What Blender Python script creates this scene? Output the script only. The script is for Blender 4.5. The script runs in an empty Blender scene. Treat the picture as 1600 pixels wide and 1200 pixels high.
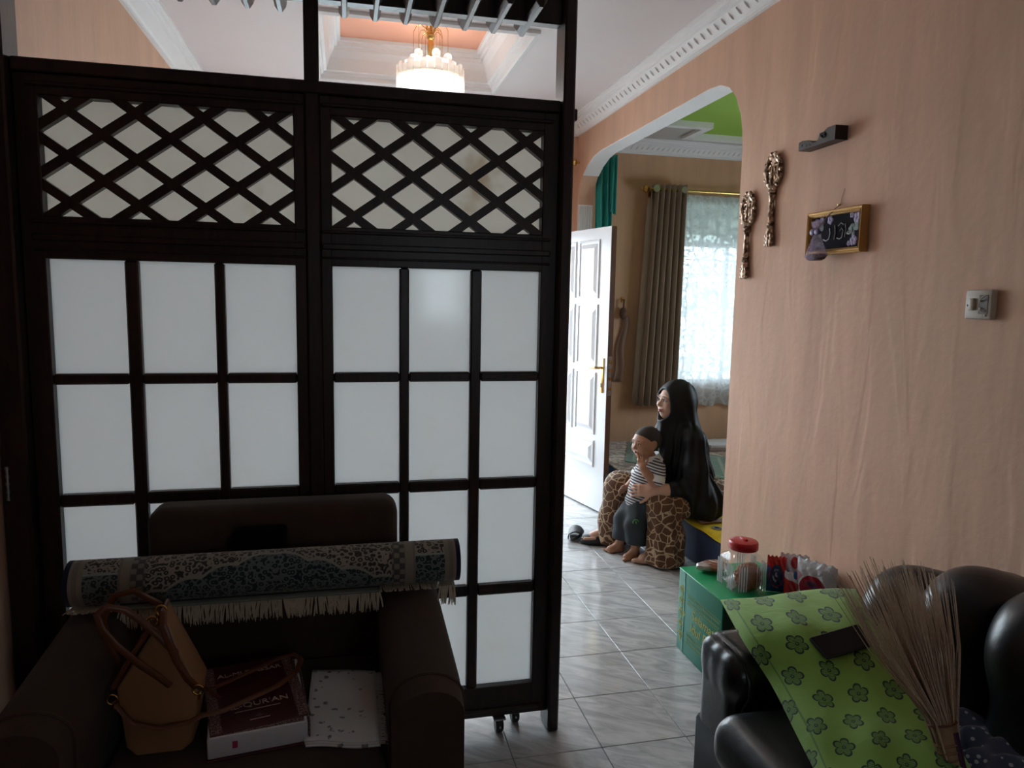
import bpy, math, random
import numpy as np
from mathutils import Vector, Matrix
random.seed(7)
SC = bpy.context.scene
COL = SC.collection
PI = math.pi

# ------------------------------------------------------------------ camera
F, YAW, PITCH, ROLL = 1127.54, .228863, .118643, -.0183985
cam = bpy.data.cameras.new('camera'); camo = bpy.data.objects.new('camera', cam); COL.objects.link(camo)
cam.sensor_fit = 'HORIZONTAL'; cam.sensor_width = 36; cam.lens = 36 * F / 1600
cam.clip_start = .05; cam.clip_end = 100
_f = Vector((math.sin(YAW) * math.cos(PITCH), math.cos(YAW) * math.cos(PITCH), -math.sin(PITCH)))
_r = Vector((math.cos(YAW), -math.sin(YAW), 0)); _d = _f.cross(_r)
_r2 = math.cos(ROLL) * _r + math.sin(ROLL) * _d; _d2 = -math.sin(ROLL) * _r + math.cos(ROLL) * _d
camo.matrix_world = Matrix(((_r2.x, -_d2.x, -_f.x, 0), (_r2.y, -_d2.y, -_f.y, 0), (_r2.z, -_d2.z, -_f.z, 1.55), (0, 0, 0, 1)))
SC.camera = camo

# ------------------------------------------------------------------ sky, daylight portals, exposure
W = bpy.data.worlds.new('world'); SC.world = W; W.use_nodes = True
W.node_tree.nodes['Background'].inputs[0].default_value = (.80, .91, 1, 1)
W.node_tree.nodes['Background'].inputs[1].default_value = 13.0
def portal(name, loc, rot, sx, sy):
    l = bpy.data.lights.new(name, 'AREA'); l.shape = 'RECTANGLE'; l.size = sx; l.size_y = sy
    l.cycles.is_portal = True
    o = bpy.data.objects.new(name, l); COL.objects.link(o); o.location = loc; o.rotation_euler = rot
portal('daylight_doorway', (1.17, 5.80, 1.04), (PI / 2, 0, PI), .90, 2.08)
portal('daylight_added_front_window', (-.12, 5.80, 1.55), (PI / 2, 0, PI), 1.4, 1.7)  # portal of the added window hidden behind the divider
portal('daylight_side_window', (3.53, 6.32, 1.63), (PI / 2, 0, PI), 1.14, 1.72)
portal('daylight_rear_window', (.85, -1.66, 1.625), (PI / 2, 0, 0), .40, .65)
portal('daylight_added_east_window', (4.56, 4.4, 1.5), (0, PI / 2, 0), 1.0, 1.1)  # portal of the window added to light the side room
vs = SC.view_settings
vs.view_transform = 'Standard'; vs.look = 'None'; vs.gamma = 1; vs.use_curve_mapping = False
vs.exposure = 0.0
SC.cycles.diffuse_bounces = 7; SC.cycles.max_bounces = 14; SC.cycles.transparent_max_bounces = 16

# ------------------------------------------------------------------ node helpers
class S:                                    # a shader value with arithmetic
    def __init__(s, nt, k): s.nt, s.k = nt, k
    def _m(s, op, *a):
        n = s.nt.nodes.new('ShaderNodeMath'); n.operation = op
        for i, v in enumerate((s,) + a):
            if isinstance(v, S): s.nt.links.new(v.k, n.inputs[i])
            else: n.inputs[i].default_value = v
        return S(s.nt, n.outputs[0])
    def __add__(s, b): return s._m('ADD', b)
    __radd__ = __add__
    def __sub__(s, b): return s._m('SUBTRACT', b)
    def __rsub__(s, b): return (s * -1) + b
    def __mul__(s, b): return s._m('MULTIPLY', b)
    __rmul__ = __mul__
    def __truediv__(s, b): return s._m('DIVIDE', b)
    def f(s, op, *a): return s._m(op, *a)
    def lt(s, b): return s._m('LESS_THAN', b)
    def gt(s, b): return s._m('GREATER_THAN', b)
    def step(s, a, b):                      # smooth 0..1 between a and b
        n = s.nt.nodes.new('ShaderNodeMapRange'); n.interpolation_type = 'SMOOTHSTEP'
        s.nt.links.new(s.k, n.inputs[0]); n.inputs[1].default_value = a; n.inputs[2].default_value = b
        return S(s.nt, n.outputs[0])
class NT:
    def __init__(s, name):
        s.m = bpy.data.materials.new(name); s.m.use_nodes = True; s.t = s.m.node_tree
        s.b = s.t.nodes['Principled BSDF']; s.out = s.t.nodes['Material Output']
    def n(s, t): return s.t.nodes.new(t)
    def l(s, a, b): s.t.links.new(a.k if isinstance(a, S) else a, b)
    def coord(s, kind='Object', scale=None, rot=None):
        c = s.n('ShaderNodeTexCoord').outputs[kind]
        if scale or rot:
            mp = s.n('ShaderNodeMapping'); s.l(c, mp.inputs[0])
            if scale: mp.inputs['Scale'].default_value = scale if hasattr(scale, '__len__') else (scale,) * 3
            if rot: mp.inputs['Rotation'].default_value = rot
            c = mp.outputs[0]
        return c
    def xyz(s, c):
        n = s.n('ShaderNodeSeparateXYZ'); s.l(c, n.inputs[0]); return [S(s.t, o) for o in n.outputs]
    def noise(s, c, scale=5, detail=3, rough=.5, dist=0):
        n = s.n('ShaderNodeTexNoise'); s.l(c, n.inputs['Vector']); n.inputs['Scale'].default_value = scale
        n.inputs['Detail'].default_value = detail; n.inputs['Roughness'].default_value = rough; n.inputs['Distortion'].default_value = dist
        return S(s.t, n.outputs[0])
    def vor(s, c, scale=5, feat='F1', rand=1, smooth=None):
        n = s.n('ShaderNodeTexVoronoi'); n.feature = feat; s.l(c, n.inputs['Vector'])
        n.inputs['Scale'].default_value = scale; n.inputs['Randomness'].default_value = rand
        return S(s.t, n.outputs['Distance'])
    def wave(s, c, scale=5, dist=0, dscale=1, kind='BANDS', d='X'):
        n = s.n('ShaderNodeTexWave'); n.wave_type = kind
        if kind == 'BANDS': n.bands_direction = d
        s.l(c, n.inputs['Vector']); n.inputs['Scale'].default_value = scale
        n.inputs['Distortion'].default_value = dist; n.inputs['Detail Scale'].default_value = dscale
        return S(s.t, n.outputs[1])
    def mix(s, fac, a, b):
        n = s.n('ShaderNodeMix'); n.data_type = 'RGBA'
        for i, v in ((0, fac), (6, a), (7, b)):
            if isinstance(v, S): s.l(v, n.inputs[i])
            elif hasattr(v, 'links') or hasattr(v, 'is_linked'): s.t.links.new(v, n.inputs[i])
            elif hasattr(v, '__len__'): n.inputs[i].default_value = (*v[:3], 1)
            else: n.inputs[i].default_value = v
        return n.outputs[2]
    def bump(s, h, strength=.3, dist=.01):
        n = s.n('ShaderNodeBump'); s.l(h, n.inputs['Height']); n.inputs['Strength'].default_value = strength
        n.inputs['Distance'].default_value = dist; s.t.links.new(n.outputs[0], s.b.inputs['Normal'])
    def base(s, c):
        if hasattr(c, 'is_linked'): s.t.links.new(c, s.b.inputs['Base Color'])
        else: s.b.inputs['Base Color'].default_value = (*c[:3], 1)
    def set(s, **k):
        for a, v in k.items(): s.b.inputs[a.replace('_', ' ')].default_value = v
        return s
def plain(name, col, rough=.6, metal=0, var=.12, vs=12, bump=0, bs=60, **k):
    t = NT(name); t.set(Roughness=rough, Metallic=metal, **k)
    c = t.coord()
    nz = t.noise(c, vs, 4, .6)
    t.base(t.mix(nz, tuple(max(0, x * (1 - var)) for x in col), tuple(min(1, x * (1 + var)) for x in col)))
    if bump: t.bump(t.noise(c, bs, 3), bump, .004)
    return t.m

# ------------------------------------------------------------------ mesh helpers
class MB:
    def __init__(s): s.v, s.f, s.uv = [], [], None
    def add(s, v, f):
        o = len(s.v); s.v += [tuple(p) for p in v]; s.f += [tuple(i + o for i in q) for q in f]; return s
    def box(s, x0, x1, y0, y1, z0, z1):
        return s.add([(x0, y0, z0), (x1, y0, z0), (x1, y1, z0), (x0, y1, z0), (x0, y0, z1), (x1, y0, z1), (x1, y1, z1), (x0, y1, z1)],
                     [(0, 3, 2, 1), (4, 5, 6, 7), (0, 1, 5, 4), (1, 2, 6, 5), (2, 3, 7, 6), (3, 0, 4, 7)])
    def cbox(s, x0, x1, y0, y1, z0, z1, c=.004):          # box with chamfered edges
        return s.rbox(((x0 + x1) / 2, (y0 + y1) / 2, (z0 + z1) / 2), (x1 - x0, y1 - y0, z1 - z0), c, 1)
    def rbox(s, c, size, r, seg=3):              # rounded box
        h = [max(1e-4, x / 2 - r) for x in size]
        n = seg
        ang = [PI / 2 * i / n for i in range(n + 1)]
        def P(sx, sy, sz, i, j):                          # sphere octant sample
            th, ph = ang[i], ang[j]
            d = (math.cos(th) * math.cos(ph), math.cos(th) * math.sin(ph), math.sin(th))
            return (c[0] + sx * (h[0] + r * d[0]), c[1] + sy * (h[1] + r * d[1]), c[2] + sz * (h[2] + r * d[2]))
        # latitude rings from bottom pole to top pole
        rings = []
        for sz in (-1, 1):
            rng = range(n, -1, -1) if sz < 0 else range(0, n + 1)
            for i in rng:
                ring = []
                for (sx, sy) in ((1, 1), (-1, 1), (-1, -1), (1, -1)):
                    js = range(n + 1) if sx * sy > 0 else range(n, -1, -1)
                    for j in js: ring.append(P(sx, sy, sz, i, j))
                rings.append(ring)
        return s.loft(rings, True, True)
    def loft(s, rings, closed=True, caps=True):
        n = len(rings[0]); o = len(s.v)
        for r in rings: s.v += [tuple(p) for p in r]
        for i in range(len(rings) - 1):
            for j in range(n if closed else n - 1):
                a, b = o + i * n + j, o + i * n + (j + 1) % n
                s.f.append((a, b, b + n, a + n))
        if caps and closed:
            s.f.append(tuple(o + j for j in range(n - 1, -1, -1)))
            s.f.append(tuple(o + (len(rings) - 1) * n + j for j in range(n)))
        return s
    def cyl(s, a, b, r0, r1=None, n=12, caps=True):
        return s.tube([a, b], [r0, r0 if r1 is None else r1], n, caps)
    def tube(s, path, r, n=8, caps=True, flat=None):
        P = [Vector(p) for p in path]
        if not hasattr(r, '__len__'): r = [r] * len(P)
        T = []
        for i in range(len(P)):
            d = P[min(i + 1, len(P) - 1)] - P[max(i - 1, 0)]
            T.append(d.normalized() if d.length > 1e-9 else Vector((0, 0, 1)))
        u = T[0].orthogonal().normalized() if flat is None else (Vector(flat) - Vector(flat).dot(T[0]) * T[0]).normalized()
        rings = []
        for i in range(len(P)):
            u = (u - u.dot(T[i]) * T[i]).normalized(); w = T[i].cross(u)
            ra = r[i] if hasattr(r[i], '__len__') else (r[i], r[i])
            rings.append([P[i] + ra[0] * math.cos(2 * PI * j / n) * u + ra[1] * math.sin(2 * PI * j / n) * w for j in range(n)])
        return s.loft(rings, True, caps)
    def lathe(s, prof, c=(0, 0, 0), n=20, axis='Z'):
        rings = []
        for r, z in prof:
            ring = []
            for j in range(n):
                a = 2 * PI * j / n; p = (r * math.cos(a), r * math.sin(a), z)
                if axis == 'X': p = (p[2], p[0], p[1])
                if axis == 'Y': p = (p[1], p[2], p[0])
                ring.append((p[0] + c[0], p[1] + c[1], p[2] + c[2]))
            rings.append(ring)
        return s.loft(rings, True, True)
    def prism(s, poly, t0, t1, m):                        # m(u, v, w) -> xyz
        n = len(poly); o = len(s.v)
        s.v += [tuple(m(u, v, t0)) for u, v in poly] + [tuple(m(u, v, t1)) for u, v in poly]
        s.f.append(tuple(o + i for i in range(n - 1, -1, -1))); s.f.append(tuple(o + n + i for i in range(n)))
        for i in range(n):
            j = (i + 1) % n; s.f.append((o + i, o + j, o + n + j, o + n + i))
        return s
    def ball(s, c, r, n=12, m=8):
        r = r if hasattr(r, '__len__') else (r, r, r)
        return s.loft([[(c[0] + r[0] * math.sin(PI * i / m) * math.cos(2 * PI * j / n), c[1] + r[1] * math.sin(PI * i / m) * math.sin(2 * PI * j / n), c[2] - r[2] * math.cos(PI * i / m)) for j in range(n)]
                       for i in [.02] + list(range(1, m)) + [m - .02]], True, True)
    def grid(s, fn, nu, nv, thick=0):
        # sheet fn(u, v) in 0..1; a thick sheet is closed into a solid
        P = [[Vector(fn(i / nu, j / nv)) for j in range(nv + 1)] for i in range(nu + 1)]
        o = len(s.v); w = nv + 1
        s.v += [tuple(p) for r in P for p in r]
        q = [(i * w + j, (i + 1) * w + j, (i + 1) * w + j + 1, i * w + j + 1) for i in range(nu) for j in range(nv)]
        s.f += [tuple(o + k for k in f) for f in q]
        if s.uv is None: s.uv = {}
        for i in range(nu + 1):
            for j in range(nv + 1): s.uv[o + i * w + j] = (i / nu, j / nv)
        if thick:
            N = []
            for i in range(nu + 1):
                for j in range(nv + 1):
                    a = P[min(i + 1, nu)][j] - P[max(i - 1, 0)][j]; b = P[i][min(j + 1, nv)] - P[i][max(j - 1, 0)]
                    N.append(a.cross(b).normalized())
            o2 = len(s.v); s.v += [tuple(P[i][j] - N[i * w + j] * thick) for i in range(nu + 1) for j in range(nv + 1)]
            for i in range(nu + 1):
                for j in range(nv + 1): s.uv[o2 + i * w + j] = (i / nu, j / nv)
            s.f += [tuple(o2 + k for k in reversed(f)) for f in q]
            B = [i * w for i in range(nu + 1)]; s.f += [(o + B[i], o2 + B[i], o2 + B[i + 1], o + B[i + 1]) for i in range(nu)]
            B = [i * w + nv for i in range(nu + 1)]; s.f += [(o + B[i + 1], o2 + B[i + 1], o2 + B[i], o + B[i]) for i in range(nu)]
            B = list(range(w)); s.f += [(o + B[i + 1], o2 + B[i + 1], o2 + B[i], o + B[i]) for i in range(nv)]
            B = [nu * w + j for j in range(w)]; s.f += [(o + B[i], o2 + B[i], o2 + B[i + 1], o + B[i + 1]) for i in range(nv)]
        return s
    def xf(s, M):
        s.v = [tuple(M @ Vector(p)) for p in s.v]; return s
    def mesh(s, name, smooth=False, fixn=True):
        me = bpy.data.meshes.new(name); me.from_pydata(s.v, [], s.f)
        if s.uv is not None:
            ul = me.uv_layers.new(name='uv')
            for lp in me.loops: ul.data[lp.index].uv = s.uv.get(lp.vertex_index, (0, 0))
        if fixn:
            import bmesh
            bm = bmesh.new(); bm.from_mesh(me); bmesh.ops.recalc_face_normals(bm, faces=bm.faces); bm.to_mesh(me); bm.free()
        if smooth:
            me.shade_smooth()
            if smooth != 'all': me.set_sharp_from_angle(angle=math.radians(40))
        me.update(); return me
LOC = {}
def put(o, parent):
    if parent is not None:
        o.parent = parent; o.matrix_parent_inverse = LOC.get(parent.name, Matrix()).inverted()
def ob(name, mb, mat, parent=None, smooth=False, kind=None, label=None, cat=None, group=None):
    me = mb.mesh(name, smooth) if isinstance(mb, MB) else mb
    o = bpy.data.objects.new(name, me); COL.objects.link(o)
    if mat and not me.materials: me.materials.append(mat)
    put(o, parent)
    if kind: o['kind'] = kind
    if label: o['label'] = label
    if cat: o['category'] = cat
    if group: o['group'] = group
    return o
def inst(name, me, parent, M):                            # another piece that shares its mesh
    o = bpy.data.objects.new(name, me); COL.objects.link(o)
    put(o, parent); o.matrix_basis = M
    return o
def thing(name, label, cat, loc=(0, 0, 0), group=None):
    o = bpy.data.objects.new(name, None); COL.objects.link(o); o.location = loc; o.empty_display_size = .05
    LOC[o.name] = Matrix.Translation(loc)
    o['label'] = label; o['category'] = cat
    if group: o['group'] = group
    return o
def struct(name, mb, mat, smooth=False): return ob(name, mb, mat, None, smooth, 'structure')
def text_mesh(txt, size, depth=.0004, shear=0, bold=0):
    cu = bpy.data.curves.new('lettering', 'FONT'); cu.body = txt; cu.size = size; cu.extrude = depth; cu.shear = shear
    cu.align_x = 'CENTER'; cu.align_y = 'CENTER'; cu.resolution_u = 3; cu.offset = bold
    o = bpy.data.objects.new('lettering', cu); COL.objects.link(o)
    dg = bpy.context.evaluated_depsgraph_get(); me = bpy.data.meshes.new_from_object(o.evaluated_get(dg))
    bpy.data.objects.remove(o); bpy.data.curves.remove(cu); me.name = 'lettering'
    return me
def basis(o, x, y, z):                                    # matrix from origin and axes
    return Matrix(((x[0], y[0], z[0], o[0]), (x[1], y[1], z[1], o[1]), (x[2], y[2], z[2], o[2]), (0, 0, 0, 1)))

# ------------------------------------------------------------------ signed-distance modelling for soft bodies
class SDF:
    def __init__(s, lo, hi, h):
        s.lo = np.array(lo, np.float32); s.h = h
        s.n = np.ceil((np.array(hi) - s.lo) / h).astype(int) + 1
        s.d = np.full(s.n, 1.0, np.float32)
    def region(s, lo, hi):
        i0 = np.clip(((np.array(lo) - s.lo) / s.h).astype(int), 0, s.n - 1); i1 = np.clip(((np.array(hi) - s.lo) / s.h).astype(int) + 2, 1, s.n)
        sl = tuple(slice(a, b) for a, b in zip(i0, i1))
        g = np.meshgrid(*[s.lo[k] + s.h * np.arange(i0[k], max(i1[k], i0[k] + 1), dtype=np.float32) for k in range(3)], indexing='ij', sparse=True)
        return sl, g
    def comb(s, sl, d, k, cut=False):
        a = s.d[sl]
        if cut:
            a, d = -a, d
            hh = np.maximum(k - np.abs(a - d), 0) / max(k, 1e-6)
            s.d[sl] = -(np.minimum(a, d) - hh * hh * k * .25)
        else:
            hh = np.maximum(k - np.abs(a - d), 0) / max(k, 1e-6)
            s.d[sl] = np.minimum(a, d) - hh * hh * k * .25
    def cap(s, a, b, ra, rb=None, k=.02, cut=False):
        rb = ra if rb is None else rb
        a = np.array(a, np.float32); b = np.array(b, np.float32); m = max(ra, rb) + k + .06
        sl, (X, Y, Z) = s.region(np.minimum(a, b) - m, np.maximum(a, b) + m)
        ba = b - a; L = float(ba @ ba) + 1e-12
        t = np.clip(((X - a[0]) * ba[0] + (Y - a[1]) * ba[1] + (Z - a[2]) * ba[2]) / L, 0, 1)
        d = np.sqrt((X - a[0] - t * ba[0]) ** 2 + (Y - a[1] - t * ba[1]) ** 2 + (Z - a[2] - t * ba[2]) ** 2) - (ra + (rb - ra) * t)
        s.comb(sl, d, k, cut); return s
    def chain(s, pts, rs, k=.02):
        for i in range(len(pts) - 1): s.cap(pts[i], pts[i + 1], rs[i], rs[i + 1], k)
        return s
    def ell(s, c, r, k=.02, R=None, cut=False):
        c = np.array(c, np.float32); r = np.array(r, np.float32); m = r.max() + k + .06
        sl, (X, Y, Z) = s.region(c - m, c + m)
        p = [X - c[0], Y - c[1], Z - c[2]]
        if R is not None: p = [R[0][i] * p[0] + R[1][i] * p[1] + R[2][i] * p[2] for i in range(3)]
        k0 = np.sqrt((p[0] / r[0]) ** 2 + (p[1] / r[1]) ** 2 + (p[2] / r[2]) ** 2)
        k1 = np.sqrt((p[0] / r[0] ** 2) ** 2 + (p[1] / r[1] ** 2) ** 2 + (p[2] / r[2] ** 2) ** 2)
        s.comb(sl, k0 * (k0 - 1) / np.maximum(k1, 1e-6), k, cut); return s
    def rb(s, c, half, r, k=.01, R=None, cut=False):      # rounded box
        c = np.array(c, np.float32); m = float(np.linalg.norm(half)) + k + .04
        sl, (X, Y, Z) = s.region(c - m, c + m)
        p = [X - c[0], Y - c[1], Z - c[2]]
        if R is not None: p = [R[0][i] * p[0] + R[1][i] * p[1] + R[2][i] * p[2] for i in range(3)]
        q = [np.abs(p[i]) - (half[i] - r) for i in range(3)]
        d = np.sqrt(np.maximum(q[0], 0) ** 2 + np.maximum(q[1], 0) ** 2 + np.maximum(q[2], 0) ** 2) + np.minimum(np.maximum(np.maximum(q[0], q[1]), q[2]), 0) - r
        s.comb(sl, d, k, cut); return s
    def warp(s, fn):                                      # add a displacement fn(X, Y, Z) to the field
        sl, g = s.region(s.lo, s.lo + s.h * s.n); s.d = s.d + fn(*g).astype(np.float32); return s
    def mesh(s, name, smooth_it=1):
        d = s.d; d[0], d[-1] = np.maximum(d[0], .01), np.maximum(d[-1], .01)
        d[:, 0], d[:, -1] = np.maximum(d[:, 0], .01), np.maximum(d[:, -1], .01); d[:, :, 0], d[:, :, -1] = np.maximum(d[:, :, 0], .01), np.maximum(d[:, :, -1], .01)
        n = s.n; I = d < 0
        c = I[:-1, :-1, :-1].astype(np.int8)
        for o in [(0, 0, 1), (0, 1, 0), (0, 1, 1), (1, 0, 0), (1, 0, 1), (1, 1, 0), (1, 1, 1)]:
            c = c + I[o[0]:n[0] - 1 + o[0], o[1]:n[1] - 1 + o[1], o[2]:n[2] - 1 + o[2]]
        act = np.argwhere((c > 0) & (c < 8)); idx = -np.ones(c.shape, np.int64); idx[tuple(act.T)] = np.arange(len(act))
        P = np.zeros((len(act), 3)); cnt = np.zeros(len(act))
        cs = [(a, b, e) for a in (0, 1) for b in (0, 1) for e in (0, 1)]
        val = {o: d[act[:, 0] + o[0], act[:, 1] + o[1], act[:, 2] + o[2]] for o in cs}
        for a in cs:
            for k in range(3):
                if a[k] == 0:
                    b = list(a); b[k] = 1; b = tuple(b); va, vb = val[a], val[b]; m = (va < 0) != (vb < 0)
                    t = np.where(m, va / np.where(m, va - vb, 1), 0)
                    q = np.array(a, float)[None] + t[:, None] * (np.array(b) - np.array(a))[None]
                    P += q * m[:, None]; cnt += m
        V = s.lo + s.h * (act + P / cnt[:, None])
        fs = []
        for k in range(3):
            u, w = (k + 1) % 3, (k + 2) % 3
            A = np.moveaxis(I, (k, u, w), (0, 1, 2)); J = np.moveaxis(idx, (k, u, w), (0, 1, 2))
            e = np.argwhere(A[:-1, 1:-1, 1:-1] != A[1:, 1:-1, 1:-1]); i, j, l = e[:, 0], e[:, 1] + 1, e[:, 2] + 1
            q = np.stack([J[i, j - 1, l - 1], J[i, j, l - 1], J[i, j, l], J[i, j - 1, l]], 1)
            fl = ~A[i, j, l]; q[fl] = q[fl][:, ::-1]; fs.append(q)
        Fq = np.concatenate(fs); Fq = Fq[(Fq >= 0).all(1)]
        for _ in range(smooth_it):                        # light relaxation
            acc = np.zeros_like(V); w = np.zeros(len(V))
            for a, b in ((0, 1), (1, 2), (2, 3), (3, 0)):
                np.add.at(acc, Fq[:, a], V[Fq[:, b]]); np.add.at(w, Fq[:, a], 1); np.add.at(acc, Fq[:, b], V[Fq[:, a]]); np.add.at(w, Fq[:, b], 1)
            V = .5 * V + .5 * acc / np.maximum(w, 1)[:, None]
        me = bpy.data.meshes.new(name); me.vertices.add(len(V)); me.vertices.foreach_set('co', V.astype(np.float32).ravel())
        me.loops.add(Fq.size); me.loops.foreach_set('vertex_index', Fq.astype(np.int32).ravel())
        me.polygons.add(len(Fq)); me.polygons.foreach_set('loop_start', np.arange(0, Fq.size, 4, dtype=np.int32))
        me.update(calc_edges=True); me.validate(); me.shade_smooth()
        return me
def euler_R(rx=0, ry=0, rz=0):
    return np.array((Matrix.Rotation(rz, 3, 'Z') @ Matrix.Rotation(ry, 3, 'Y') @ Matrix.Rotation(rx, 3, 'X')), np.float32)
def axes_R(z, x=(1, 0, 0)):
    z = Vector(z).normalized(); x = (Vector(x) - Vector(x).dot(z) * z).normalized(); y = z.cross(x)
    return np.array([[x[i], y[i], z[i]] for i in range(3)], np.float32)
# ------------------------------------------------------------------ materials of the house
def wall_mat(name, col):
    t = NT(name); t.set(Roughness=.75)
    c = t.coord(); st = t.noise(t.coord(scale=(3, 3, .5)), 2.2, 4, .6); fine = t.noise(c, 9, 4, .6)
    a = t.mix(st.step(.3, .75), tuple(x * .9 for x in col), tuple(min(1, x * 1.08) for x in col))
    t.base(t.mix(fine * .35, a, tuple(x * .8 for x in col)))
    rid = t.noise(t.coord(scale=(4, 4, .9)), 1.6, 2, .4, .6)
    t.bump(t.noise(c, 35, 4) * .25 + rid * 1.3 + (rid * 34).f('SINE') * .05, .35, .012)
    return t.m
M_peach = wall_mat('peach_plaster', (.67, .42, .295))
M_peach2 = wall_mat('tan_plaster', (.60, .365, .225))
M_ceil = plain('ceiling_paint', (.74, .70, .71), .7, vs=1.5, var=.05)
M_white = plain('white_gypsum', (.80, .81, .82), .55, vs=6, var=.04)
M_salmon = plain('salmon_paint', (.78, .38, .26), .7, vs=3, var=.06)
M_green = plain('lime_paint', (.27, .47, .045), .6, vs=3, var=.06)
M_wood = None
t = NT('dark_stained_wood'); t.set(Roughness=.36, Specular_IOR_Level=.4)
g = t.noise(t.coord(scale=(6, 6, 1.2)), 7, 5, .6, .8); t.base(t.mix(g.step(.3, .75), (.010, .0045, .0035), (.030, .013, .009)))
t.bump(g + t.noise(t.coord(), 90, 2) * .2, .12, .004); M_wood = t.m
t = NT('brown_wood'); t.set(Roughness=.45); g = t.noise(t.coord(scale=(5, 5, 1)), 8, 4); t.base(t.mix(g, (.09, .035, .018), (.16, .07, .035))); M_brown = t.m
def frosted(name, c1, c2, trans=.55, stain=.0):
    t = NT(name); nt = t.t
    co = t.coord(); st = t.noise(co, 3.2, 4, .65).step(.56, .75) * stain
    col = t.mix(st, c1, c2)
    d = t.n('ShaderNodeBsdfDiffuse'); tr = t.n('ShaderNodeBsdfTranslucent'); gl = t.n('ShaderNodeBsdfGlossy'); gl.inputs['Roughness'].default_value = .12
    nt.links.new(col, d.inputs[0]); nt.links.new(col, tr.inputs[0])
    m1 = t.n('ShaderNodeMixShader'); m1.inputs[0].default_value = trans; nt.links.new(d.outputs[0], m1.inputs[1]); nt.links.new(tr.outputs[0], m1.inputs[2])
    fr = t.n('ShaderNodeFresnel'); fr.inputs[0].default_value = 1.5
    m2 = t.n('ShaderNodeMixShader'); nt.links.new(fr.outputs[0], m2.inputs[0]); nt.links.new(m1.outputs[0], m2.inputs[1]); nt.links.new(gl.outputs[0], m2.inputs[2])
    nt.links.new(m2.outputs[0], t.out.inputs[0]); return t.m
M_pane = frosted('frosted_white_pane', (.93, .945, .94), (.84, .80, .70), .88, .25)
M_board = frosted('stained_white_board', (.91, .89, .83), (.60, .50, .36), .84, .8)
t = NT('grey_marble_tile'); t.set(Roughness=.12)
oi = t.n('ShaderNodeObjectInfo'); va = t.n('ShaderNodeVectorMath'); va.operation = 'SCALE'; va.inputs[0].default_value = (7, 5, 3)
t.l(oi.outputs['Random'], va.inputs['Scale'])
vb = t.n('ShaderNodeVectorMath'); vb.operation = 'ADD'; t.l(t.coord('Object', (1, 1, 1), (0, 0, .6)), vb.inputs[0]); t.l(va.outputs[0], vb.inputs[1])
mp = t.n('ShaderNodeMapping'); t.l(vb.outputs[0], mp.inputs[0]); mp.inputs['Scale'].default_value = (3.5, 13, 1)
s1 = t.noise(mp.outputs[0], 1.4, 6, .62, 1.2); s2 = t.noise(vb.outputs[0], 3, 4, .6)
t.base(t.mix(s1.step(.32, .7), t.mix(s2, (.31, .32, .325), (.41, .42, .42)), (.58, .59, .59))); M_tile = t.m
M_grout = plain('dark_grout', (.10, .10, .10), .8)
M_brass = plain('polished_brass', (.62, .40, .14), .25, 1)
M_chrome = plain('worn_steel', (.45, .45, .46), .3, 1)
M_black = plain('black_rubber', (.012, .012, .013), .45)
M_doorw = plain('white_gloss_paint', (.72, .745, .77), .22, vs=3, var=.03)

XW, XL, YF, YS, ZC = 1.85, -.98, 5.75, 6.25, 2.97
# ------------------------------------------------------------------ floor and its tiles
fl = struct('floor', MB().box(-1.1, 4.6, -1.8, 6.5, -.15, -.004), M_grout)
TS = .318
tm = MB().cbox(-TS / 2 + .0012, TS / 2 - .0012, -TS / 2 + .0012, TS / 2 - .0012, -.008, 0, .0015).mesh('tile'); tm.materials.append(M_tile)
for i in range(-6, 5):
    for j in range(-5, 12):
        x, y = .862 + TS * (i + .5), 2.212 + TS * (j + .5)
        if x > XL - .1 and y < YF + .1: inst('tile', tm, fl, Matrix.Translation((x, y, 0)) @ Matrix.Rotation(random.choice((0, PI)), 4, 'Z'))
struct('ground_outside', MB().box(-8, 12, 6.5, 16, -.3, -.1), plain('terrace_concrete', (.45, .45, .43), .8))

# ------------------------------------------------------------------ walls
arch = [(3.205, -.0), (3.206, 2.25), (3.215, 2.36), (3.237, 2.44), (3.29, 2.535), (3.36, 2.597), (3.45, 2.632), (3.567, 2.644),
        (5.223, 2.644), (5.36, 2.628), (5.50, 2.585), (5.60, 2.53), (5.66, 2.47), (5.70, 2.37), (5.71, 2.26), (5.71, 0)]
mw = MB(); MXY = lambda u, v, w: (w, u, v)
# wall above and beside the arch, as quads so that the outline stays clean
mw.box(XW, XW + .13, -1.72, 3.205, -.15, 3.3); mw.box(XW, XW + .13, 5.71, 6.37, -.15, 3.3)
for a, b in zip(arch[1:-2], arch[2:-1]):
    mw.add([(x, y, z) for x in (XW, XW + .13) for y, z in (a, b, (b[0], 3.3), (a[0], 3.3))],
           [(0, 1, 2, 3), (7, 6, 5, 4), (0, 4, 5, 1)])
struct('wall_right', mw, M_peach)
soff = MB()                                               # white painted underside of the arch
for a, b in zip(arch[5:-5], arch[6:-4]):
    soff.add([(x, y, z - dz) for x in (XW + .002, XW + .132) for (y, z) in (a, b) for dz in (.0, .006)], [(0, 1, 3, 2), (4, 6, 7, 5), (1, 5, 7, 3), (0, 2, 6, 4), (0, 4, 5, 1), (2, 3, 7, 6)])
struct('trim_1', soff, M_white)
struct('wall_left', MB().box(XL - .12, XL, -1.72, 5.87, -.15, 3.3), M_peach)
mf = MB().box(XL, -.82, YF, YF + .12, -.15, 3.3).box(-.82, .58, YF, YF + .12, -.15, .7).box(-.82, .58, YF, YF + .12, 2.4, 3.3).box(.58, .72, YF, YF + .12, -.15, 3.3)
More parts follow.
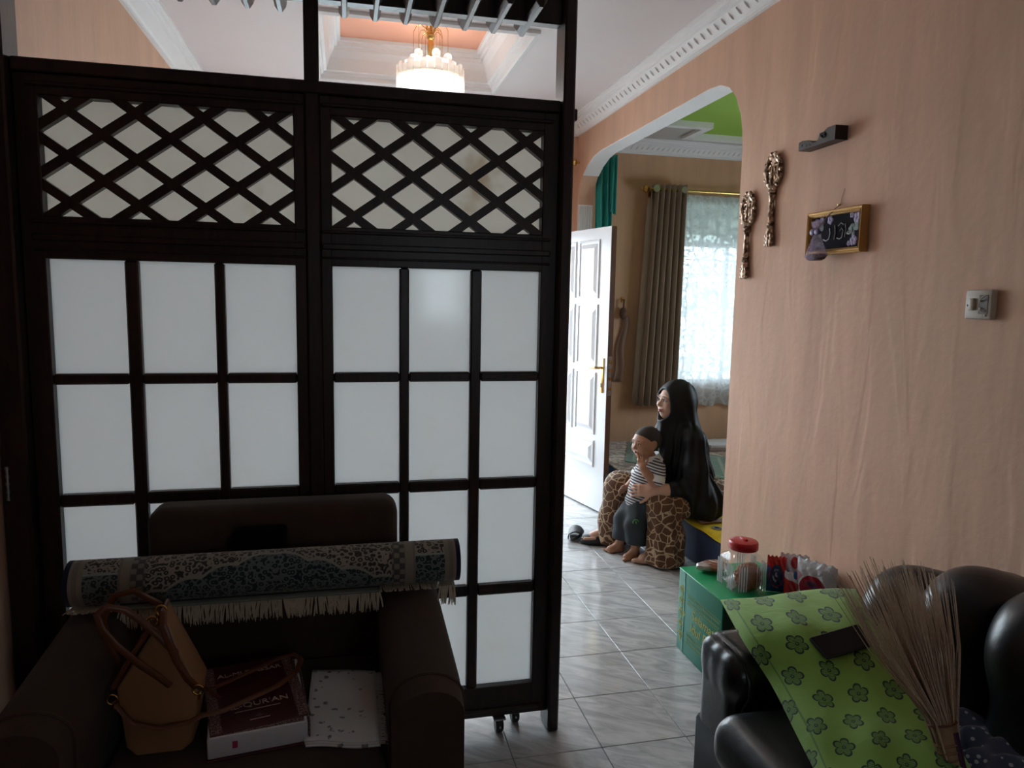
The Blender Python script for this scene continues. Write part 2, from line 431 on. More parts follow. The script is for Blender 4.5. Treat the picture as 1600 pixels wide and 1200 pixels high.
mf.box(.72, 1.62, YF, YF + .12, 2.09, 3.3).box(1.62, 1.85, YF, YF + .12, -.15, 3.3)
struct('wall_far', mf, M_peach)
struct('wall_rear', MB().box(XL, .65, -1.72, -1.6, -.15, 3.3).box(1.05, XW, -1.72, -1.6, -.15, 3.3).box(.65, 1.05, -1.72, -1.6, -.15, 1.3).box(.65, 1.05, -1.72, -1.6, 1.95, 3.3), M_peach)
WX0, WX1, WZ0, WZ1 = 2.96, 4.10, .77, 2.49
struct('wall_side_far', MB().box(1.98, WX0, YS, YS + .12, -.15, 3.3).box(WX1, 4.6, YS, YS + .12, -.15, 3.3).box(WX0, WX1, YS, YS + .12, -.15, WZ0).box(WX0, WX1, YS, YS + .12, WZ1, 3.3), M_peach2)
struct('wall_side_right', MB().box(4.5, 4.62, 1.9, 3.85, -.15, 3.3).box(4.5, 4.62, 4.95, 6.37, -.15, 3.3).box(4.5, 4.62, 3.85, 4.95, -.15, 1.0).box(4.5, 4.62, 3.85, 4.95, 2.0, 3.3), M_peach2)
struct('wall_side_near', MB().box(1.98, 4.5, 1.9, 2.02, -.15, 3.3), M_peach2)
# white fluted cladding on the far foot of the arch
fp = struct('trim_2', MB().box(1.852, 1.976, 5.700, 5.712, 0, 2.31), M_white)
rm = MB().lathe([(.0095, 0), (.0095, 2.30)], n=10).mesh('flute', 'all'); rm.materials.append(M_white)
for i in range(6): inst('flute', rm, fp, Matrix.Translation((1.864 + i * .02, 5.699, 0)))
# ------------------------------------------------------------------ ceilings
TX0, TX1, TY0, TY1 = -.14, 1.0, 3.95, 5.07
struct('ceiling', MB().box(XL, TX0, -1.72, YF, ZC, ZC + .05).box(TX1, XW, -1.72, YF, ZC, ZC + .05).box(TX0, TX1, -1.72, TY0, ZC, ZC + .05).box(TX0, TX1, TY1, YF, ZC, ZC + .05), M_ceil)
tray = MB(); prof = [(-.035, ZC), (-.035, 2.952), (-.012, 2.945), (0, 2.952), (.006, 2.975), (.018, 2.978), (.024, 2.992), (.04, 2.996), (.05, 3.03), (.062, 3.07), (.085, 3.105), (.092, 3.108), (.094, 3.13), (.108, 3.133), (.11, 3.155), (.128, 3.158), (.13, 3.185), (-.05, 3.20), (-.05, ZC + .05)]
tray.loft([[(TX0 + a, TY0 + a, z), (TX1 - a, TY0 + a, z), (TX1 - a, TY1 - a, z), (TX0 + a, TY1 - a, z)] for a, z in prof], True, False)
struct('trim_3', tray, M_white)
struct('ceiling_tray', MB().box(TX0 - .05, TX1 + .05, TY0 - .05, TY1 + .05, 3.18, 3.22), M_salmon)
# side room ceiling with its stepped lime-green recess
GX0, GX1, GXN, GY0, GY1, GYN = 2.40, 4.1, 2.93, 3.0, 5.93, 5.55
struct('ceiling_side_room', MB().box(1.98, GX0, 2.02, YS, ZC, ZC + .05).box(GX1, 4.5, 2.02, YS, ZC, ZC + .05).box(GX0, GX1, 2.02, GY0, ZC, ZC + .05).box(GX0, GXN, GYN, YS, ZC, ZC + .05).box(GXN, GX1, GY1, YS, ZC, ZC + .05), plain('grey_ceiling', (.55, .54, .52), .7, vs=2, var=.04))
struct('ceiling_recess', MB().box(GX0 - .1, GX1 + .1, GY0 - .1, GY1 + .1, 2.992, 3.04), M_green)
rim = MB()
for x0, x1, y0, y1 in ((GX0 - .06, GXN, GYN - .0, GYN + .06), (GXN - .06, GXN, GYN + .06, GY1 + .06), (GXN, GX1, GY1, GY1 + .06), (GX0 - .06, GX0, GY0, GYN), (GX1, GX1 + .06, GY0, GY1), (GX0 - .06, GX1 + .06, GY0 - .06, GY0)):
    rim.box(x0 - .003, x1 + .003, y0 - .004, y1 + .003, ZC - .025, 2.999)
struct('trim_4', rim, M_white)
# cornices with a row of leaf-like reliefs
cp = [(0, 2.850), (.018, 2.850), (.018, 2.866), (.030, 2.872), (.062, 2.922), (.072, 2.926), (.074, 2.940), (.088, 2.944), (.092, 2.956), (.106, 2.960), (.106, ZC + .002), (0, ZC + .002)]
def cornice(name, m, t0, t1): return struct(name, MB().prism(cp, t0, t1, m), M_white)
c1 = cornice('trim_5', lambda u, v, w: (XW - u, w, v), -1.6, YF)
cornice('trim_6', lambda u, v, w: (XL + u, w, v), -1.6, YF)
cornice('trim_7', lambda u, v, w: (w, YF - u, v), XL, XW)
c4 = cornice('trim_8', lambda u, v, w: (w, YS - u, v), 1.98, 4.5)
cornice('trim_9', lambda u, v, w: (1.98 + u, w, v), 2.02, YS)
lf = MB().tube([(0, -.020, 0), (.0, -.010, .004), (.002, .008, .004), (.006, .022, 0)], [.002, .0055, .005, .002], 5).mesh('relief', True); lf.materials.append(M_white)
sl = math.atan2(.05, .032)
for i in range(46):                                       # along the right wall: x of the mesh runs along the wall, y up the slope
    y = 2.45 + i * .07
    inst('relief', lf, c1, basis((XW - .047, y, 2.898), (0, 1, 0), (-math.cos(sl), 0, math.sin(sl)), (-math.sin(sl), 0, -math.cos(sl))) @ Matrix.Rotation(-.25, 4, 'Z'))
for i in range(34):
    x = 2.10 + i * .05
    inst('relief', lf, c4, basis((x, YS - .047, 2.898), (1, 0, 0), (0, -math.cos(sl), math.sin(sl)), (0, -math.sin(sl), -math.cos(sl))) @ Matrix.Rotation(-.5, 4, 'Z'))

# ------------------------------------------------------------------ windows and doorway
M_glass = None
t = NT('window_glass'); nt = t.t; tr = t.n('ShaderNodeBsdfTransparent'); tr.inputs[0].default_value = (.93, .96, .97, 1); gl = t.n('ShaderNodeBsdfGlossy'); gl.inputs['Roughness'].default_value = .03
ms = t.n('ShaderNodeMixShader'); ms.inputs[0].default_value = .06; nt.links.new(tr.outputs[0], ms.inputs[1]); nt.links.new(gl.outputs[0], ms.inputs[2]); nt.links.new(ms.outputs[0], t.out.inputs[0]); M_glass = t.m
t = NT('tinted_glass'); nt = t.t; tr = t.n('ShaderNodeBsdfTransparent'); tr.inputs[0].default_value = (.42, .46, .44, 1); gl = t.n('ShaderNodeBsdfGlossy'); gl.inputs['Roughness'].default_value = .1
ms = t.n('ShaderNodeMixShader'); ms.inputs[0].default_value = .06; nt.links.new(tr.outputs[0], ms.inputs[1]); nt.links.new(gl.outputs[0], ms.inputs[2]); nt.links.new(ms.outputs[0], t.out.inputs[0]); M_tint = t.m
def window(name, x0, x1, z0, z1, yc, mat, zt=None, bars=0, tint=False):
    w = MB(); d = .045
    for a, b, c, e in ((x0, x0 + d, z0, z1), (x1 - d, x1, z0, z1), (x0 + d, x1 - d, z0, z0 + d), (x0 + d, x1 - d, z1 - d, z1)): w.box(a, b, yc - .03, yc + .03, c, e)
    o = struct(name, w, mat)
    xm = (x0 + x1) / 2; mb = MB().box(xm - .02, xm + .02, yc - .025, yc + .025, z0 + d, (zt or z1 - d))
    ob('mullion', mb, mat, o)
    if zt: ob('transom', MB().box(x0 + d, x1 - d, yc - .028, yc + .028, zt - .02, zt + .02), mat, o); ob('pane', MB().box(x0 + d, x1 - d, yc - .002, yc + .002, zt + .02, z1 - d), M_tint if tint else M_glass, o)
    for a, b in ((x0 + d, xm - .02), (xm + .02, x1 - d)): ob('pane', MB().box(a, b, yc - .002, yc + .002, z0 + d, (zt - .02) if zt else z1 - d), M_glass, o)
    for k in range(bars):
        z = z0 + .1 + k * ((zt or z1) - z0 - .1) / bars
        ob('grille_bar', MB().cyl((x0, yc + .05, z), (x1, yc + .05, z), .007, n=6), M_white, o)
    return o
window('window_1', WX0, WX1, WZ0, WZ1, YS + .06, M_white, 2.075, 9, True)
window('added_front_window', -.82, .58, .7, 2.4, YF + .06, M_brown)  # unseen window, added and sized to brighten the divider panes and ceiling
window('window_3', .65, 1.05, 1.3, 1.95, -1.66, M_brown)
mwn = struct('added_east_window', MB().box(4.53, 4.59, 3.85, 3.895, 1.0, 2.0).box(4.53, 4.59, 4.905, 4.95, 1.0, 2.0).box(4.53, 4.59, 3.895, 4.905, 1.0, 1.045).box(4.53, 4.59, 3.895, 4.905, 1.955, 2.0).box(4.535, 4.585, 4.38, 4.42, 1.045, 1.955), M_white)  # unseen window added to bring more light into the side room
for a, b in ((3.895, 4.38), (4.42, 4.905)): ob('pane', MB().box(4.558, 4.562, a, b, 1.045, 1.955), M_glass, mwn)
# porch roof, beam and garden wall, added to shade the side window from sky
struct('added_porch_roof', MB().box(1.95, 4.9, 6.37, 8.3, 2.55, 2.63), plain('added_porch_boards', (.42, .42, .40), .7))
struct('added_porch_beam', MB().box(1.95, 4.9, 8.18, 8.3, 2.36, 2.55).box(4.75, 4.87, 8.18, 8.3, -.1, 2.36), M_white)
struct('added_garden_wall', MB().box(1.0, 7.0, 9.2, 9.35, -.2, 1.9), plain('whitewash', (.72, .72, .70), .8))
fr = MB().box(.72, .765, YF - .015, YF + .12, 0, 2.09).box(1.575, 1.62, YF - .015, YF + .12, 0, 2.09).box(.765, 1.575, YF - .015, YF + .12, 2.045, 2.09)
struct('trim_10', fr, M_brown)
# front door, open into the room
Lx, Ly, Hx, Hy = 1.805, 4.795, 1.612, 5.645
du = Vector((Hx - Lx, Hy - Ly, 0)); DL = du.length; du.normalize(); dn = Vector((-du.y, du.x, 0))     # dn points to the lit side (-x)
if dn.x > 0: dn = -dn
DM = basis((Lx, Ly, .012), du, dn, (0, 0, 1))
dr = struct('door_1', MB().box(0, DL, -.038, 0, 0, 2.045).xf(DM), M_doorw)
ob('door_edge', MB().box(-.004, .0, -.04, .0015, 0, 2.045).xf(DM), M_brown, dr, label='brown edge of the open door')
def dpanel(u0, u1, z0, z1):
    b = .03
    mo = MB()                                             # raised moulding around a sunk field
    for (a, c) in (((u0, z0), (u1, z0)),): pass
    R = [[(u0 + i, h, z0 + i), (u1 - i, h, z0 + i), (u1 - i, h, z1 - i), (u0 + i, h, z1 - i)] for i, h in ((0, -.001), (.004, .010), (.014, .011), (.02, .003), (.03, .003), (.062, .014))]
    mo.loft(R, True, True).xf(DM)
    ob('panel', mo, M_doorw, dr)
for (z0, z1) in ((1.545, 1.965), (1.055, 1.505), (.555, 1.015)):
    for (u0, u1) in ((.135, .415), (.455, .735)): dpanel(u0, u1, z0, z1)
dpanel(.135, .735, .315, .515)
hp = ob('handle_plate', MB().rbox((.06, .004, 1.0), (.045, .008, .25), .0035, 2).xf(DM), M_brass, dr, True, label='brass handle plate')
ob('lever', MB().tube([(.06, .008, 1.055), (.06, .045, 1.055), (.068, .052, 1.055), (.10, .054, 1.053), (.165, .052, 1.048)], [.009, .009, .010, .009, .007], 8).xf(DM), M_brass, hp, True)
ob('lever', MB().tube([(.06, -.04, 1.055), (.06, -.075, 1.055), (.075, -.088, 1.055), (.155, -.09, 1.05)], [.009, .009, .010, .007], 8).xf(DM), M_brass, hp, True)
ob('keyhole', MB().rbox((.06, .0085, .93), (.014, .003, .03), .001, 1).xf(DM), M_black, hp)
lk = ob('lock_strip', MB().box(-.0065, -.004, -.034, -.004, .86, 1.14).xf(DM), M_chrome, dr, label='steel lock strip')
for z in (.9, .97, 1.03, 1.09): ob('latch', MB().box(-.012, -.0065, -.028, -.010, z, z + .022).xf(DM), M_brass, lk)
kb = MB().tube([(.06 + .02 * math.cos(a), -.055, .92 + .02 * math.sin(a)) for a in [i * PI / 5 for i in range(11)]], .002, 5)
for i, a in enumerate((-.5, -.1, .35)): kb.box(.052 + .02 * a, .066 + .02 * a, -.058 - .004 * i, -.056 - .004 * i, .80 + .02 * i, .905)
ob('key_bunch', kb.xf(DM), M_chrome, dr, label='small bunch of keys hanging from the lock')
for z in (.25, 1.0, 1.8): ob('hinge', MB().cyl((DL + .006, -.02, z - .05), (DL + .006, -.02, z + .05), .008, n=8).xf(DM), M_chrome, dr)
ob('floor_hinge', MB().box(-.0065, -.004, -.03, -.01, .2, .29).xf(DM), M_chrome, dr)

# ------------------------------------------------------------------ room divider
P0, P1 = 2.376, 2.424                                     # its front and back
dv = thing('room_divider', 'dark wooden room divider with lattice top and frosted panes', 'room divider', (-.1, 2.4, 0))
ob('post', MB().cbox(XL + .004, -.905, P0 - .050, P1 + .012, 0, 2.545, .006), M_wood, dv)
ob('post', MB().cbox(.698, .738, P0 - .045, P1 + .012, 0, 2.545, .006), M_wood, dv)
ob('post', MB().cbox(-.114, -.070, P0 - .004, P1 + .006, .055, 2.545, .005), M_wood, dv)
ob('beam', MB().cbox(-.905, .70, P0 + .002, P1 - .002, 2.437, 2.53, .004), M_wood, dv)
ob('rail', MB().cbox(-.905, .70, P0 - .010, P1 + .008, 2.158, 2.196, .004), M_wood, dv)
ob('tenon', MB().cbox(.735, .762, P0 + .004, P1 - .004, 2.140, 2.178, .003), M_wood, dv)
rp = [(-.17, .012), (-.155, 0), (.105, 0), (.15, .028), (.158, .085), (-.175, .085)]
rfm = MB().loft([[(x, u, v + dz) for u, v in [(a_, max(b_, 0)) for a_, b_ in rp]] for x, dz in ((-.017, .016), (-.006, 0), (.006, 0), (.017, .016))], True, True).mesh('rafter'); rfm.materials.append(M_wood)
for i in range(16):
    x = .594 - i * .0978
    inst('rafter', rfm, dv, Matrix.Translation((x, 2.40, 2.432)))
for z in (1.79, .987):
    hg = MB().cyl((-.958, P0 - .052, z - .05), (-.958, P0 - .052, z + .05), .0045, n=8)
    for k in range(5): hg.cyl((-.958, P0 - .052, z - .05 + k * .0225), (-.958, P0 - .052, z - .042 + k * .0225), .0062, n=8)
    ob('hinge', hg, M_chrome, dv, label='steel hinge')
RZ = [(1.268 + .032, 1.640), (.930, 1.268), (.549, .892), (.171, .511)]
def clip(poly, a, b, c):                                  # keep a*x + b*y <= c
    out = []
    for i in range(len(poly)):
        p, q = poly[i], poly[(i + 1) % len(poly)]; dp, dq = a * p[0] + b * p[1] - c, a * q[0] + b * q[1] - c
        if dp <= 0: out.append(p)
        if dp * dq < 0: t_ = dp / (dp - dq); out.append((p[0] + (q[0] - p[0]) * t_, p[1] + (q[1] - p[1]) * t_))
    return out
for (xa, xb, cols, lx0, lz0) in ((-.905, -.114, [(-.845, -.639), (-.601, -.388), (-.359, -.148)], -.775, 1.802), (-.070, .700, [(-.036, .175), (.206, .410), (.446, .647)], .033, 1.797)):
    x0, x1 = cols[0][0], cols[-1][1]
    fm = MB()
    fm.cbox(xa, x0, P0, P1, .058, 2.158, .003).cbox(x1, xb, P0, P1, .058, 2.158, .003)
    for z0, z1 in ((2.098, 2.158), (1.640, 1.762), (.058, .171)): fm.cbox(x0 - .004, x1 + .004, P0, P1, z0, z1, .003)
    pn = ob('panel', fm, M_wood, dv)
    for z, h in ((2.128, .012), (1.745, .010), (1.70, .02), (1.665, .008), (.085, .014)):     # mouldings across the rails
        ob('moulding', MB().cbox(x0 - .03, x1 + .03, P0 - .008, P0 + .002, z - h / 2, z + h / 2, .0035), M_wood, pn)
    for a, b in zip(cols[:-1], cols[1:]): ob('muntin', MB().cbox(a[1], b[0], P0 + .006, P1 - .006, .171, 1.640, .005), M_wood, pn)
    for a, b in zip(RZ[:-1], RZ[1:]):
        for c in cols: ob('muntin', MB().cbox(c[0], c[1], P0 + .005, P1 - .007, b[1], a[0], .005), M_wood, pn)
    for c in cols:
        for z0, z1 in RZ: ob('pane', MB().box(c[0] - .003, c[1] + .003, P1 - .018, P1 - .014, z0 - .003, z1 + .003), M_pane, pn)
    ob('backing_board', MB().box(x0 - .01, x1 + .01, P1 - .010, P1 - .006, 1.755, 2.105), M_board, pn, label='stained white board behind the lattice')
    # crossing slats, halved into each other
    sx, sz = .0925, .0660
    zb, zt2 = 1.762, 2.098
    for s_ in (1, -1):
        for k in range(-8, 16):
            ox = lx0 + k * 2 * sx; dx, dz = sx, s_ * sz; L_ = math.hypot(dx, dz); nx, nz = -dz / L_, dx / L_; w_ = .0135
            big = 12
            poly = [(ox - big * dx + nx * w_, lz0 - big * dz + nz * w_), (ox + big * dx + nx * w_, lz0 + big * dz + nz * w_), (ox + big * dx - nx * w_, lz0 + big * dz - nz * w_), (ox - big * dx - nx * w_, lz0 - big * dz - nz * w_)]
            for cl in ((1, 0, x1 + .003), (-1, 0, -x0 + .003), (0, 1, zt2 + .003), (0, -1, -zb + .003)):
                poly = clip(poly, *cl)
                if len(poly) < 3: break
            if len(poly) < 3: continue
            ar = abs(sum(poly[i][0] * poly[(i + 1) % len(poly)][1] - poly[(i + 1) % len(poly)][0] * poly[i][1] for i in range(len(poly)))) / 2
            if ar < 2e-4: continue
            ob('slat', MB().prism(poly, P0 + .004 + (.0012 if s_ > 0 else 0), P1 - .016, lambda u, v, w: (u, w, v)), M_wood, pn)
for (x, y) in ((.527, 2.375), (.597, 2.425), (-.70, 2.375), (-.63, 2.425)):
    cs = ob('caster', MB().box(x - .022, x + .022, y - .02, y + .02, .052, .0575).cyl((x, y, .035), (x, y, .054), .012, n=10), M_chrome, dv, True)
    ob('wheel', MB().lathe([(.006, -.014), (.024, -.014), (.0285, -.008), (.0285, .008), (.024, .014), (.006, .014)], (x, y, .0290), 16, 'X'), M_black, cs, True)
    ob('hub', MB().ball((x - .0, y - .016, .030), (.009, .014, .009)), M_chrome, cs, True)
# ------------------------------------------------------------------ chandelier
CX, CY = .508, 4.45
t = NT('glowing_bulb'); e = t.n('ShaderNodeEmission'); e.inputs[0].default_value = (1, .97, .94, 1); e.inputs[1].default_value = 80; t.l(e.outputs[0], t.out.inputs[0]); M_bulb = t.m
t = NT('clear_crystal'); nt = t.t; a = t.n('ShaderNodeBsdfTransparent'); a.inputs[0].default_value = (.95, .96, .97, 1); b = t.n('ShaderNodeBsdfTranslucent'); b.inputs[0].default_value = (.95, .95, .94, 1)
c = t.n('ShaderNodeBsdfGlossy'); c.inputs['Roughness'].default_value = .08
m1 = t.n('ShaderNodeMixShader'); m1.inputs[0].default_value = .6; nt.links.new(a.outputs[0], m1.inputs[1]); nt.links.new(b.outputs[0], m1.inputs[2])
m2 = t.n('ShaderNodeMixShader'); m2.inputs[0].default_value = .12; nt.links.new(m1.outputs[0], m2.inputs[1]); nt.links.new(c.outputs[0], m2.inputs[2]); nt.links.new(m2.outputs[0], t.out.inputs[0]); M_crys = t.m
ch = thing('chandelier', 'lit crystal drum chandelier with gold spray arms under the salmon ceiling recess', 'chandelier', (CX, CY, 3.18))
ob('ceiling_rose', MB().lathe([(.001, 3.18), (.055, 3.18), (.055, 3.172), (.03, 3.15), (.012, 3.14), (.001, 3.14)], (CX, CY, 0), 20), M_brass, ch, True)
ob('stem', MB().lathe([(.006, 3.15), (.007, 3.10), (.016, 3.085), (.026, 3.07), (.024, 3.055), (.014, 3.045), (.020, 3.02), (.017, 2.95), (.010, 2.88), (.008, 2.70)], (CX, CY, 0), 14), M_brass, ch, True)
armm = MB().tube([(.018, 0, 3.06), (.03, 0, 3.09), (.06, 0, 3.112), (.09, 0, 3.105), (.108, 0, 3.075)], [.003, .003, .0028, .0026, .0022], 6).mesh('spray_arm', True); armm.materials.append(M_brass)
chn = MB().cyl((.108, 0, 3.075), (.108, 0, 2.95), .0016, n=5).mesh('chain'); chn.materials.append(M_brass)
bal = MB().ball((.108, 0, 2.925), .026, 12, 8).mesh('crystal_ball', True); bal.materials.append(M_crys)
bal2 = MB().ball((.108, 0, 2.880), .015, 8, 6).mesh('crystal_ball', True); bal2.materials.append(M_crys)
leaf = MB().tube([(.01, 0, 3.09), (.028, 0, 3.12), (.03, 0, 3.15)], [.002, .006, .001], 5).mesh('leaf', True); leaf.materials.append(M_brass)
for i in range(12):
    T = Matrix.Translation((CX, CY, .02 if i % 2 else -.015)) @ Matrix.Rotation(2 * PI * i / 12 + .2, 4, 'Z') @ Matrix.Diagonal(((.95 if i % 2 else .66), 1, 1, 1))
    inst('spray_arm', armm, ch, T)
    T2 = Matrix.Translation((CX, CY, .02 if i % 2 else -.015)) @ Matrix.Rotation(2 * PI * i / 12 + .2, 4, 'Z') @ Matrix.Translation(((-.0054 if i % 2 else -.0367), 0, 0))
    inst('chain', chn, ch, T2); inst('crystal_ball', bal, ch, T2); inst('crystal_ball', bal2, ch, T2)
    if i % 2: inst('leaf', leaf, ch, Matrix.Translation((CX, CY, 0)) @ Matrix.Rotation(2 * PI * i / 12, 4, 'Z'))
ob('ring', MB().lathe([(.180, 2.835), (.193, 2.835), (.193, 2.827), (.180, 2.827)], (CX, CY, 0), 40).lathe([(.115, 2.850), (.123, 2.850), (.123, 2.843), (.115, 2.843)], (CX, CY, 0), 32), M_brass, ch)
crm = MB().prism([(-.0185, 0), (.0185, 0), (.0185, .17), (-.0185, .17)], -.0035, .0035, lambda u, v, w: (w, u, v)).mesh('crystal'); crm.materials.append(M_crys)
for k, (r, z, n_) in enumerate(((.197, 2.700, 30), (.165, 2.712, 26), (.125, 2.722, 20))):
    for i in range(n_): inst('crystal', crm, ch, Matrix.Translation((CX, CY, z + .020 * (i % 2))) @ Matrix.Rotation(2 * PI * i / n_, 4, 'Z') @ Matrix.Translation((r, 0, 0)))
for i in range(6):
    a = 2 * PI * i / 6 + .3
    ob('bulb', MB().lathe([(.004, 2.73), (.024, 2.74), (.030, 2.80), (.026, 2.855), (.008, 2.87)], (CX + .085 * math.cos(a), CY + .085 * math.sin(a), 0), 12), M_bulb, ch, True)

# ------------------------------------------------------------------ curtains and rods
def rod(name, label, x0, x1, y, z, r=.011, wall=None):
    o = thing(name, label, 'curtain rod', ((x0 + x1) / 2, y, z))
    ob('pole', MB().cyl((x0, y, z), (x1, y, z), r, n=12), M_brass, o, True)
    for x, s in ((x0, -1), (x1, 1)):
        ob('finial', MB().lathe([(r, 0), (r * 1.7, .006), (r * 1.7, .012), (r * .9, .018), (r * 2.0, .032), (r * 2.6, .046), (r * 2.0, .062), (r * .8, .07), (r * 1.2, .078), (r * .4, .092)] if s > 0 else [(a, -b) for a, b in [(r, 0), (r * 1.7, .006), (r * 1.7, .012), (r * .9, .018), (r * 2.0, .032), (r * 2.6, .046), (r * 2.0, .062), (r * .8, .07), (r * 1.2, .078), (r * .4, .092)]], (x, y, z), 14, 'X'), M_brass, o, True)
    for x in (x0 + .04, x1 - .04): ob('bracket', MB().tube([(x, wall, z - .02), (x, y, z - .02), (x, y, z - r * .5)], .006, 6).box(x - .015, x + .015, wall - .006, wall, z - .05, z + .02), M_brass, o)
    return o
rod('curtain_rod', 'brass curtain rod above the front doorway with ball finial', .45, 1.745, 5.65, 2.63, .012, YF)
rod('curtain_rod', 'brass curtain rod over the window behind the woman', 2.665, 4.3, 6.14, 2.535, .014, YS)
t = NT('teal_satin'); t.set(Roughness=.35, Sheen_Weight=.3); g = t.noise(t.coord(scale=(8, 8, 1)), 3, 3); t.base(t.mix(g, (.0, .20, .18), (.005, .34, .29))); M_teal = t.m
tc = thing('teal_curtain', 'narrow teal satin curtain hanging behind the far foot of the arch', 'curtain', (2.07, 5.62, .1))
ob('drape', MB().grid(lambda u, v: (2.0 + .13 * u + .01 * math.sin(v * 5), 5.64 + .028 * math.sin(u * 15 + v) + .02 * v, .28 + 2.42 * v), 40, 24, .003), M_teal, tc, 'all')
ob('tail', MB().grid(lambda u, v: (2.085 + .06 * u, 5.60 + .014 * math.sin(u * 14), 2.26 + .44 * v - .04 * (1 - v) * u), 14, 8, .003), M_teal, tc, 'all')
ob('hanging_rail', MB().cyl((1.99, 5.66, 2.705), (2.135, 5.66, 2.705), .008, n=8), M_brass, tc, True)
t = NT('taupe_curtain'); t.set(Roughness=.6, Sheen_Weight=.3); u_ = t.xyz(t.coord('UV'))[0]
g = t.noise(t.coord(scale=(30, 30, 3)), 6, 3); t.base(t.mix(g, (.28, .205, .15), (.37, .285, .215))); M_taupe = t.m
gc = thing('grommet_curtain', 'taupe pleated eyelet curtain drawn to the left of the window', 'curtain', (2.83, 6.14, .58))
NP = 6
def cur(u, v):
    x0 = 2.60 + .085 * v; x1 = 3.0 + .005 * v
    return (x0 + (x1 - x0) * u, 6.135 + .050 * math.sin(u * 2 * PI * NP) * (.8 + .2 * v), .585 + 1.995 * v)
ob('drape', MB().grid(cur, 120, 14, .003), M_taupe, gc, 'all')
ob('lining', MB().grid(lambda u, v: (2.575 + .078 * v + .05 * u, 6.175 - .02 * u, .60 + 1.86 * v), 4, 10, .003), plain('pale_lining', (.42, .34, .28), .7), gc, 'all', label='pale lining strip along the curtain edge')
for k in range(2):
    ob('eyelet', MB().lathe([(.018, -.004), (.030, -.004), (.032, 0), (.030, .004), (.018, .004)], (2.70 + .27 * k, 6.088, 2.535), 16, 'Y'), M_chrome, gc, True)
t = NT('sheer_lace'); nt = t.t; cc = t.coord(); w1 = t.vor(t.coord(scale=(1, 1, .8)), 9, 'DISTANCE_TO_EDGE'); sw = t.wave(cc, 6, 9, 2.2, 'RINGS'); n2 = t.noise(cc, 90, 2)
fac = (w1.step(.10, .04) * .25 + sw.step(.72, .9) * .30 + n2 * .10 + .72)
a = t.n('ShaderNodeBsdfTransparent'); b = t.n('ShaderNodeBsdfTranslucent'); b.inputs[0].default_value = (.47, .50, .51, 1); d = t.n('ShaderNodeBsdfDiffuse'); d.inputs[0].default_value = (.82, .85, .86, 1)
m1 = t.n('ShaderNodeMixShader'); m1.inputs[0].default_value = .35; nt.links.new(b.outputs[0], m1.inputs[1]); nt.links.new(d.outputs[0], m1.inputs[2])
m2 = t.n('ShaderNodeMixShader'); t.l(fac, m2.inputs[0]); nt.links.new(a.outputs[0], m2.inputs[1]); nt.links.new(m1.outputs[0], m2.inputs[2]); nt.links.new(m2.outputs[0], t.out.inputs[0]); M_sheer = t.m
ob('sheer_curtain', MB().grid(lambda u, v: (2.97 + 1.25 * u, 6.195 + (.016 * math.sin(u * 70) + .008 * math.sin(u * 33 + 1)) * (1 - .3 * v), .575 + .012 * math.sin(u * 35) + (1.935 - .012 * math.sin(u * 35)) * v), 180, 10), M_sheer, None, 'all', label='white embroidered sheer curtain covering the bright window', cat='curtain')
hk = thing('hanging_cloth', 'slim brown cloth strip hanging from a wall hook left of the curtain', 'cloth', (2.48, 6.22, .75))
ob('hook', MB().box(2.465, 2.495, 6.243, 6.249, 1.53, 1.58).tube([(2.48, 6.244, 1.555), (2.48, 6.215, 1.545), (2.48, 6.205, 1.56)], .004, 6), M_brass, hk)
ob('knot', MB().ball((2.475, 6.215, 1.43), (.035, .02, .055), 10, 8).cyl((2.478, 6.208, 1.555), (2.476, 6.21, 1.46), .007, n=6), plain('dark_brown_cloth', (.10, .05, .03), .8), hk, True)
ob('strip', MB().grid(lambda u, v: (2.40 + .07 * v + .085 * u - .015 * v * u + .012 * math.sin(v * 9), 6.225 + .012 * math.sin(u * 5 + v * 2), .80 + .60 * v), 8, 14, .006), plain('brown_cloth', (.24, .15, .11), .85, bump=.2), hk, 'all')

# ------------------------------------------------------------------ mattress and what lies on it
M_navy = plain('navy_cover', (.007, .020, .060), .8, bump=.15, bs=25)
mt = thing('mattress', 'navy blue mattress on the side room floor', 'mattress', (2.9, 4.7, 0))
ob('body', MB().rbox((2.93, 4.70, .132), (1.89, 2.9, .236), .035, 4), M_navy, mt, True)
t = NT('leaf_carpet'); t.set(Roughness=.95, Sheen_Weight=.3); cc = t.coord(scale=(1, 1, 0))
w = t.wave(cc, 3.6, 11, 2.6, 'BANDS', 'DIAGONAL'); v_ = t.vor(cc, 14, 'DISTANCE_TO_EDGE'); nz = t.noise(cc, 26, 3, .6, 1.5)
t.base(t.mix(w.step(.40, .52), t.mix(nz.step(.45, .55), (.10, .035, .018), (.19, .08, .035)), t.mix(v_.step(.03, .07), (.20, .10, .045), (.48, .36, .23)))); t.bump(nz, .4, .004)
ob('carpet', MB().rbox((2.945, 5.0, .256), (1.83, 2.24, .011), .004, 2), t.m, None, True, label='brown and cream leaf patterned carpet spread over the mattress', cat='carpet')
t = NT('green_prayer_mat'); t.set(Roughness=.95, Sheen_Weight=.3); u_, v_, _ = t.xyz(t.coord('UV'))
ed = u_.f('SUBTRACT', .5).f('ABSOLUTE').f('MAXIMUM', v_.f('SUBTRACT', .5).f('ABSOLUTE'))
t.base(t.mix(ed.gt(.40) * ed.lt(.43), t.mix(t.noise(t.coord(), 18, 3).step(.4, .6), (.004, .045, .015), (.010, .085, .030)), (.12, .17, .08)))
gm = MB().grid(lambda u, v: (0, 0, 0), 1, 1); gm = MB()
A_, B_, C_ = Vector((2.18, 5.32, .2632)), Vector((2.75, 4.58, .2632)), Vector((2.52, 6.08, .2632))
